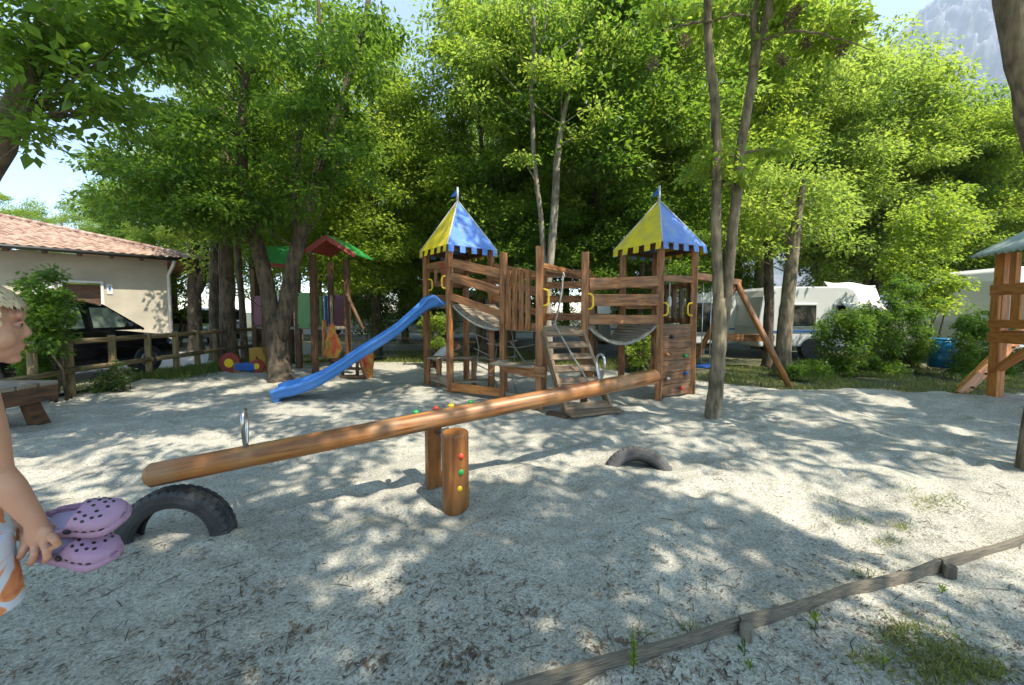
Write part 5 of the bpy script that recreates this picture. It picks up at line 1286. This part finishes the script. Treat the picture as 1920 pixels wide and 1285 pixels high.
# forked tree on the left, in front of the play frame
Y2_ = 7.2; 
def t2(px, py, dy=0): return PX(px, py, Y2_ + dy)
spec = [(230, 300, 70, 60, 12), (250, 375, 75, 40, 12), (330, 330, 90, 90, 22), (320, 180, 100, 90, 20), (430, 100, 120, 100, 26), (560, 60, 110, 70, 20), (450, 260, 120, 100, 30), (580, 230, 90, 90, 20), (530, 370, 80, 50, 14), (420, 400, 90, 40, 16), (640, 140, 70, 80, 10), (650, 320, 50, 60, 8), (700, 60, 60, 60, 8), (330, 50, 110, 60, 14)]
cl = np.concatenate([own['T2'], pclumps(spec, 5.9, 8.6, r2, (.32, .55))])
b_ = G(528, 714); 
tree('forked_tree', [([V(b_.x, b_.y, -.2), t2(524, 690), t2(520, 620), t2(521, 590)], [.27, .20, .18, .15]),
     ([t2(520, 650), t2(495, 500), t2(475, 430), t2(455, 330), t2(452, 200), t2(470, 60), t2(480, -200)], [.14, .13, .12, .09, .07, .05, .02]),
     ([t2(523, 650), t2(545, 510), t2(562, 450), t2(590, 350), t2(620, 250), t2(655, 150), t2(690, 0), t2(710, -200)], [.15, .13, .12, .10, .075, .06, .045, .02]),
     ([t2(560, 460), t2(552, 380), t2(560, 260), t2(600, 120), t2(590, -50)], [.07, .06, .05, .04, .02])],
     cl, 'thick dark tree forking low above the ground in front of the green-roofed play frame', 'barkdark', 'leafdark', 210, .088, frac=.45, seed=12)  # crown takes the darker leaf tone to imitate lying in shade
# dark trunks further left
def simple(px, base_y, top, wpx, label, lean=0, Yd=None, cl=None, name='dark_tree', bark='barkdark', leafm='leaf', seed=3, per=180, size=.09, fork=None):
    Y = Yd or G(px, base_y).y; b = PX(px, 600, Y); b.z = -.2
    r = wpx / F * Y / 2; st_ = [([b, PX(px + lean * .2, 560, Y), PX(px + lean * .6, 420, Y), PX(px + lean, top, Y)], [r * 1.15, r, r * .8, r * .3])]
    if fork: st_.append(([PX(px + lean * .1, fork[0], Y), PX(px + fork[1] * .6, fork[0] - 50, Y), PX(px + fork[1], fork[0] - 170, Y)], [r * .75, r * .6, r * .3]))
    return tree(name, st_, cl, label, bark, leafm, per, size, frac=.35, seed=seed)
g = np.random.default_rng(77)
simple(428, 684, 200, 25, 'stout dark tree trunk between the rail fence end and the forked tree', -8, cl=pclumps([(400, 380, 70, 60, 12), (440, 300, 90, 100, 16)], 8.6, 10.4, g, (.4, .6)), seed=21)
simple(457, 672, 240, 11, 'thin leaning dark trunk just right of the stout dark trunk', -25, cl=pclumps([(470, 340, 60, 60, 8)], 9.4, 10.8, g, (.4, .6)), seed=22)
simple(366, 640, 330, 20, 'dark forked trunk standing by the road right of the washhouse corner', -6, 12.6, pclumps([(350, 370, 60, 50, 12), (390, 400, 60, 50, 10)], 12, 14, g, (.45, .7)), seed=23, fork=(560, 26))
simple(401, 660, 330, 15, 'narrow trunk between the forked roadside trunk and the stout dark tree', 2, 10.6, pclumps([(420, 380, 50, 36, 8)], 10.3, 12, g, (.4, .6)), seed=24)
# slim pale stems behind the towers
Y5 = 8.3
tree('pale_stemmed_tree', [([V(PX(1027, 600, Y5).x, Y5, -.2), PX(1026, 560, Y5), PX(1030, 500, Y5), PX(1040, 400, Y5), PX(1046, 280, Y5), PX(1062, 190, Y5), PX(1090, 80, Y5)], [.12, .10, .085, .08, .07, .05, .03]),
     ([PX(1022, 540, Y5 + .1), PX(1018, 440, Y5 + .1), PX(1002, 300, Y5 + .1), PX(997, 160, Y5), PX(1004, 60, Y5), PX(985, -40, Y5)], [.06, .055, .05, .045, .04, .03]),
     ([PX(1002, 150, Y5), PX(1020, 60, Y5), PX(1028, -40, Y5)], [.03, .025, .02]), ([PX(1003, 140, Y5), PX(1050, 90, Y5 - .1), PX(1085, 70, Y5 - .2)], [.022, .015, .006]), ([PX(1050, 270, Y5), PX(1100, 250, Y5 - .1), PX(1150, 225, Y5 - .1)], [.02, .014, .005]),
     ([PX(1001, 60, Y5), PX(975, 20, Y5), PX(960, -20, Y5)], [.025, .02, .012])],
     np.concatenate([own['T5'], pclumps([(950, 70, 100, 80, 6), (1080, 90, 110, 80, 8), (1130, 210, 90, 60, 4), (900, 190, 80, 60, 4), (1010, 10, 130, 30, 5), (1000, 260, 100, 40, 3)], 7.6, 9.2, g, (.35, .55))]), 'slim two-stemmed tree with pale bark rising behind the middle of the climbing frame', 'barkpale', 'leaflight', 170, .09, frac=.5, seed=31)
# leaning trunks behind the swing frame
simple(1468, 690, 330, 22, 'leaning brown trunk just right of the swing frame leg', 42, 8.3, np.concatenate([own['T9'], pclumps([(1500, 400, 90, 50, 12), (1420, 440, 60, 40, 6), (1560, 430, 60, 50, 7), (1512, 335, 60, 40, 12), (1430, 345, 50, 40, 6)], 8, 10, g, (.4, .65))]), bark='bark', seed=33, leafm='leaflight')
simple(1443, 680, 340, 16, 'dark upright trunk left of the leaning brown trunk', -6, 9.2, pclumps([(1430, 400, 70, 50, 8)], 9, 10.5, g, (.4, .65)), seed=34)

# ------------------------------------------------------------------ the wood behind
protos = []
for k in range(5):
    gk = np.random.default_rng(100 + k); Rr = [(2.3, 2.1, 3.7), (2.6, 2.3, 3.9), (2.0, 2.0, 3.2), (2.5, 2.2, 4.2), (2.2, 2.2, 3.0)][k]
    c0 = (0, 0, 1.3 + Rr[2] + .4); cl = crown_clumps(c0, Rr, 170, gk, (.38, .72), .36, 30 + k)
    v, f, t = clumpleaves(cl, 300, .092, gk, flat=.55)
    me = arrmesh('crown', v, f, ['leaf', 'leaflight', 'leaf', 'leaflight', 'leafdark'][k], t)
    m = MB(); p, rr = trunkpts([V(0, 0, -.3), V(.05, 0, 1.5), V(-.05, .05, 4), V(.1, 0, 1 + Rr[2] * 1.8)], [.16, .12, .09, .02], 10, .03, k)
    m.tube(p, rr, 10); branches(m, list(zip(p[2:], rr[2:])), cl, random.Random(k), .3, .03, 4)
    tr_ = m.build('trunk', 'bark' if k % 2 else 'barkdark'); protos.append((me, tr_.data)); bpy.data.objects.remove(tr_)
forest = [  # px, Y, top z, proto, label
 (330, 17.0, 9.5, 1, 'dark tree rising above the washhouse roof end'),
 (480, 13.5, 9.8, 0, 'leafy tree behind the stout dark trunk'),
 (600, 12.0, 10.2, 1, 'leafy tree directly behind the green-roofed play frame'),
 (705, 11.5, 8.9, 2, 'bright tree left of the left pointed tower'),
 (805, 12.3, 7.9, 3, 'yellow-green tree below the patch of open sky'),
 (905, 11.0, 9.6, 0, 'tall leafy tree right behind the left pointed roof'),
 (1010, 11.4, 11.0, 1, 'tall yellow-green tree behind the pale slim stems'),
 (1110, 10.8, 10.2, 4, 'dark shaded tree between the two pointed towers'),
 (1215, 11.4, 10.8, 3, 'yellow-green tree directly behind the right pointed roof'),
 (1310, 12.5, 11.6, 0, 'leafy tree behind the forked tree in the sand'),
 (1420, 14.5, 13.2, 1, 'bright tree behind the swing frame top'),
 (1530, 14.2, 11.8, 3, 'bright yellow-green tree above the white caravan'),
 (1640, 14.6, 10.6, 2, 'bright tree above the white awning'),
 (1740, 13.4, 8.4, 0, 'tree with a low rounded top above the blue barrel'),
 (1850, 13.6, 9.2, 4, 'dark green tree rising behind the stilt hut roof'),
 (1960, 14.5, 9.4, 1, 'tree behind the stilt hut, cut by the right edge'),
 (760, 17.5, 10.0, 0, 'farther tree seen between the slide and the left tower'),
 (560, 18.0, 12.0, 3, 'farther tree behind the play frame crown'),
 (960, 17.0, 13.5, 3, 'farther tree high above the left tower'),
 (1130, 17.0, 14.5, 0, 'farther tree showing high between the towers'),
 (1270, 17.5, 15.0, 1, 'farther tree high above the right tower'),
 (1480, 17.0, 14.5, 0, 'farther tree high above the caravans'),
 (1620, 18.0, 12.2, 3, 'farther tree below the mountain edge'),
 (1760, 18.0, 10.4, 1, 'farther tree under the mountain slope'),
 (430, 24.0, 12.5, 4, 'distant dark tree left of the play frame'),
 (650, 25.0, 12.0, 4, 'distant dark tree behind the slide'),
 (860, 25.0, 11.0, 4, 'distant dark tree behind the left tower'),
 (1060, 24.0, 14.0, 4, 'distant dark tree behind the stairs'),
 (1380, 24.0, 15.0, 4, 'distant dark tree behind the forked tree in the sand'),
 (1580, 24.0, 14.0, 4, 'distant dark tree behind the awning'),
 (1900, 22.0, 11.0, 4, 'distant dark tree at the far right'),
 (210, 26.0, 9.4, 1, 'pale green tree above the washhouse ridge'),
 (130, 31.0, 11.2, 3, 'hazy pale tree farthest behind the washhouse'),
 (30, 24.0, 8.3, 0, 'bright green tree above the washhouse roof at the left edge'),
 (290, 22.0, 9.6, 4, 'dark green tree behind the washhouse roof'),
 (-60, 26.0, 9.0, 3, 'tree behind the washhouse beyond the left edge'),
 (1010, 10.2, 4.6, 4, 'low dense undergrowth tree behind the stairs'),
 (1200, 10.2, 4.8, 4, 'low dense undergrowth tree behind the hanging bridge'),
 (800, 13.6, 3.6, 4, 'low dark bushy tree behind the left tower'),
 (700, 14.4, 3.7, 2, 'low bushy tree behind the slide top'),
 (1330, 15.5, 5.3, 4, 'low dark bushy tree behind the swing'),
]
for (bx, by, zt, pr, lab) in ((-9, -3, 9, 0, 'tree beyond the left edge behind the bench'), (-5, -8, 10, 1, 'tree behind the viewer to the left'), (2, -11, 9, 3, 'tree straight behind the viewer'), (12, -6, 8, 0, 'tree behind the viewer far to the right'), (-12.5, 4, 8, 4, 'dark tree over the parked car beyond the left edge'), (16, 2, 8, 2, 'tree beyond the right edge past the hut')):
    forest.append((bx, by, zt, pr, lab))
for k, (px, Y, zt, pr, lab) in enumerate(forest):
    b = PX(px, 600, Y) if abs(px) > 25 else V(px, Y, 0); hgt = [9.1, 9.5, 8.1, 10.1, 7.7][pr]; s_ = zt / hgt
    root = thing('broadleaf_tree', (b.x, b.y, 0), lab, 'tree', 'trees of the wood behind the playground', rz=rnd.uniform(0, 6.28))
    root.scale = (max(s_, .8) * rnd.uniform(.95, 1.12), max(s_, .8) * rnd.uniform(.95, 1.12), s_)
    if zt < 5: root.scale = (.8, .8, s_)
    link('crown', protos[pr][0], root); link('trunk', protos[pr][1], root)

# ------------------------------------------------------------------ shrubs
def shrub(px, base, Y, cells, label, name='hedge_shrub', leafm='shrubleaf', per=210, size=.05, rc=(.14, .26), group=None, seed=1, depth=.35, stems=5):
    b = PX(px, 600, Y); root = thing(name, (b.x, b.y, 0), label, 'shrub', group); g = np.random.default_rng(seed); r_ = random.Random(seed)
    cl = pclumps(cells, Y - depth, Y + depth, g, rc); cl[:, 2] = np.maximum(cl[:, 2], .05)
    v, f, t = clumpleaves(cl, per, size, g, flat=.75, wd_=.33); v = v - np.array([b.x, b.y, 0]); link('foliage', arrmesh('foliage', v, f, leafm, t), root)
    m = MB(); tk = []
    for k in range(stems):
        x = V(b.x + r_.uniform(-.25, .25) , Y + r_.uniform(-.15, .15), -.08); c = V(*cl[r_.randrange(len(cl))][:3]); m.tube([x, (x + c) / 2 + V(r_.uniform(-.1, .1), 0, .1), c], [.022, .016, .006], 6); tk.append(((x + c) / 2, .016)); tk.append((x + V(0, 0, .1), .02))
    branches(m, tk, cl, r_, .5, .009, 3)
    m.build('stems', 'barkdark', root); return root
hg = 'hedge shrubs along the pitches'
shrub(1600, 700, 8.2, [(1575, 640, 42, 50, 24), (1610, 600, 34, 36, 12), (1550, 690, 50, 26, 14)], 'dark hedge shrub right of the leaning trunk, in front of the white caravan', seed=51, group=hg, leafm='leafdark')
shrub(1530, 715, 7.9, [(1530, 700, 45, 18, 12), (1500, 705, 25, 14, 5)], 'low dark hedge shrub at the foot of the swing frame leg', seed=63, group=hg, leafm='leafdark')
shrub(1640, 700, 8.4, [(1645, 635, 42, 58, 30), (1640, 690, 44, 25, 14)], 'hedge shrub below the low end of the white awning', seed=52, group=hg, leafm='leafdark')
shrub(1700, 700, 8.6, [(1695, 620, 45, 60, 30), (1710, 560, 50, 50, 20), (1695, 690, 44, 22, 12)], 'tall hedge shrub just left of the blue barrel', seed=53, group=hg, leafm='leafdark')
shrub(1800, 700, 8.0, [(1815, 650, 35, 50, 22), (1830, 600, 30, 30, 10), (1850, 690, 50, 25, 12)], 'dark hedge shrub between the blue barrel and the stilt hut', seed=54, group=hg, leafm='leafdark')
shrub(1900, 700, 8.0, [(1900, 660, 50, 50, 20)], 'dark hedge shrub under the stilt hut', seed=55, group=hg)
shrub(1735, 700, 9.4, [(1735, 430, 50, 60, 30), (1750, 520, 55, 60, 30), (1700, 500, 40, 50, 16), (1780, 400, 50, 60, 18)], 'tall bright green bush rising above the hedge left of the caravan with rounded corner', 'tall_bush', 'leaf', 170, .075, (.25, .42), seed=56, depth=.6)
shrub(1200, 680, 8.8, [(1200, 660, 26, 34, 14)], 'small bright-leaved shrub seen through the gap beneath the hanging bridge', 'small_shrub', 'leaflight', 90, .07, (.12, .2), seed=57)
shrub(815, 640, 8.8, [(815, 610, 20, 40, 12)], 'small leafy shrub seen between the two left tower posts', 'small_shrub', 'leaflight', 90, .07, (.12, .2), seed=58)
shrub(85, 740, 5.4, [(75, 620, 40, 60, 26), (100, 570, 34, 40, 14), (70, 690, 40, 45, 18), (60, 530, 14, 20, 4), (95, 520, 8, 18, 3)], 'glossy dark bush between the boy\'s head and the black car', 'roadside_bush', 'leafdark', 110, .055, (.10, .2), seed=59, depth=.3)
shrub(212, 735, 6.15, [(212, 705, 26, 26, 16), (190, 728, 16, 8, 5)], 'small bright bush at the foot of the rail fence in front of the black car', 'small_shrub', 'shrubleaf', 60, .045, (.08, .14), seed=60, depth=.2)
shrub(700, 600, 11.5, [(700, 590, 30, 40, 16), (730, 600, 30, 30, 8)], 'shrub behind the slide below the caravan roof', 'small_shrub', 'shrubleaf', 120, .07, (.25, .4), seed=61)
shrub(330, 560, 14.5, [(345, 560, 30, 30, 10)], 'shrub behind the washhouse corner beside the silver car', 'small_shrub', 'leaflight', 90, .09, (.3, .45), seed=62)

# ------------------------------------------------------------------ grass, ground cover, litter
def blades(name, pts, h, r, tint=(0, 1), lean=.5, label=None, w=.10):
    n = len(pts); ax = np.stack([r.normal(0, lean, n), r.normal(0, lean, n), np.ones(n)], -1); nr = r.normal(size=(n, 3)); ln = h * r.uniform(.4, 1.2, n)
    v, f = leaves(pts, ax, nr, ln, w, .0); o = link(name, arrmesh(name, v, f, 'grass', np.repeat(r.uniform(*tint, n), 2))); o['kind'] = 'stuff'
    if label: o['label'] = label
    return o
g = np.random.default_rng(5)
def strip(x0, x1, ya, yb, n, dens=None):
    x = g.uniform(x0, x1, n); y = g.uniform(0, 1, n) * (yb - ya) + ya; z = np.full(n, -.07); k = noise2(x * 1.4, y * 1.4, 17) > -.12 + .0 * x; return np.stack([x, y, z], -1)[k]
e_ = []
x = g.uniform(-8, 14, 60000); y = edge_y(x) + g.uniform(-.30, 3.0, 60000) ** 1.0; k = noise2(x * 1.3, y * 1.3, 19) > -.15; P_ = np.stack([x, y, np.full_like(x, -.05)], -1)[k]
blades('grass', P_, .11, g, (0, 1), .55, 'short dry and green grass growing beyond the edge of the sand', .05)
x = -6.85 + g.normal(0, .22, 9000); y = g.uniform(6.9, 10.0, 9000); P_ = np.stack([x + .12, y, sand_h(x, y) - .01], -1); blades('grass', P_, .16, g, (0, .4), .4, 'green grass along the foot of the rail fence', .05)
tf = []
for (px, py, rx, ry, n) in ((1760, 1240, 90, 60, 1500), (1690, 1190, 50, 30, 380), (1660, 1015, 26, 12, 90), (1600, 968, 40, 12, 110), (1690, 985, 24, 10, 100), (1745, 940, 60, 14, 240), (1620, 1080, 24, 10, 60), (1710, 920, 20, 20, 60), (1300, 1180, 30, 10, 40), (1560, 930, 60, 20, 60), (1850, 1260, 60, 30, 350), (1630, 1240, 40, 24, 150), (1210, 1180, 40, 20, 40)):
    for _ in range(n):
        p = G(px + g.normal() * rx * .5, py + g.normal() * ry * .5); tf.append((p.x, p.y, float(sand_h(p.x, p.y)) - .004))
blades('grass', np.array(tf), .045, g, (.1, 1), .9, 'scruffy grass tufts in the sand around the timber edging', .045)
# litter: thousands of dry leaflets and twigs
n = 15000; py = 840 + 520 * g.random(n) ** .62; px = g.uniform(-150, 2100, n)
q = CAM_H * F / (py - HZ); X = (px - 960) / F * q
dn = noise2(X * 3.2, q * 3.2, 61) + .6 * noise2(X * 9, q * 9, 62); prob = np.clip((dn + .26) * 1.2, .10, .55) * np.clip((py - 830) / 260, .25, 1) * np.where((px > 1250) & (py < 960), .5, 1)
k = g.random(n) < prob; X = X[k]; Yl = q[k]; n = len(X); Z = sand_h(X, Yl) + .003
th = g.normal(.35, .9, n); ax = np.stack([np.cos(th), np.sin(th), g.normal(0, .14, n)], -1); nr = np.stack([g.normal(0, .5, n), g.normal(0, .5, n), np.ones(n)], -1)
ln = g.uniform(.010, .032, n); v, f = leaves(np.stack([X, Yl, Z + .002], -1), ax, nr, ln, .13, .10)
l_ = link('leaf_litter', arrmesh('leaf_litter', v, f, 'litter', np.repeat(g.random(n), 2))); l_['kind'] = 'stuff'; l_['label'] = 'dry brown leaflets scattered over the shaded sand'
n = 16; cc_ = [(880, 1068), (1150, 1115), (780, 1090), (880, 1225), (830, 1230), (720, 1235), (340, 1270), (560, 1180), (1110, 1205), (660, 1240), (1010, 1150), (1180, 1210), (500, 1110)]
pp = []
for c in cc_:
    for _ in range(14):
        p = G(c[0] + g.normal() * 18, c[1] + g.normal() * 8); pp.append((p.x, p.y, float(sand_h(p.x, p.y)) + .004 + g.random() * .008))
pp = np.array(pp); n = len(pp); th = g.uniform(0, 6.28, n); v, f = leaves(pp, np.stack([np.cos(th), np.sin(th), g.normal(0, .25, n)], -1), np.stack([g.normal(0, .5, n), g.normal(0, .5, n), np.ones(n)], -1), g.uniform(.02, .04, n), .2, .12)
l_ = link('leaf_litter', arrmesh('leaf_litter', v, f, 'litter', np.repeat(g.uniform(.4, 1, n), 2))); l_['kind'] = 'stuff'; l_['label'] = 'small heaps of curled brown leaves on the foreground sand'
m = MB()
for _ in range(190):
    py = 860 + 420 * g.random(); px = g.uniform(0, 1920); p = G(px, py); L_ = g.uniform(.03, .12); a = g.uniform(0, 3.14); z = float(sand_h(p.x, p.y)) + .004; d = V(math.cos(a), math.sin(a), 0)
    m.tube([V(p.x, p.y, z), V(p.x, p.y, z + .004) + d * L_ * .5 + V(g.normal() * .006, g.normal() * .006, 0), V(p.x, p.y, z) + d * L_], [.0018, .0016, .0009], 4, cap=False)
o = m.build('twigs', 'barkdark'); o['kind'] = 'stuff'; o['label'] = 'thin dry twigs lying about on the sand'
# single weeds
def weed(base, h, n, label, name='weed_plant', ls=.03, seed=2, leafm='leaflight', spread=.02):
    root = thing(name, (base.x, base.y, 0), label, 'weed'); r = np.random.default_rng(seed); z0 = float(sand_h(base.x, base.y))
    m = MB(); m.tube([V(base.x, base.y, z0 - .01), V(base.x + .004, base.y, z0 + h * .5), V(base.x - .002, base.y, z0 + h)], [.0022, .0018, .001], 6); m.build('stem', 'leaflight', root)
    t = r.random(n); a = t * 40; pos = np.stack([np.full(n, 0.) + .002 * np.cos(a), .002 * np.sin(a), z0 + h * (.12 + .88 * t)], -1); ax = np.stack([np.cos(a), np.sin(a), .6 + t * .9], -1); nr = np.stack([-np.cos(a), -np.sin(a), np.full(n, 1.2)], -1)
    v, f = leaves(pos, ax, nr, ls * (1.15 - .5 * t), .13 if ls < .035 else .38, .06); link('leaves', arrmesh('leaves', v, f, leafm, np.repeat(r.random(n), 2)), root)
weed(G(1187, 1262), .145, 60, 'upright feathery green weed growing at the timber edging near the bottom', ls=.026)
weed(G(1528, 1178), .05, 5, 'small bright yellow-green seedling beside the middle of the timber edging', ls=.038, seed=4)
weed(G(1395, 1225), .05, 22, 'low weed sprawling at the foot of the left round stake', ls=.03, seed=5, leafm='shrubleaf')
weed(G(1405, 1250), .03, 14, 'low broad-leaved weed just below the left round stake', ls=.024, seed=6)
weed(G(1765, 1110), .035, 16, 'low weed below the right round stake', ls=.03, seed=7)
weed(G(1655, 1255), .05, 4, 'round-leaved seedling left of the big grass tuft', ls=.03, seed=8)
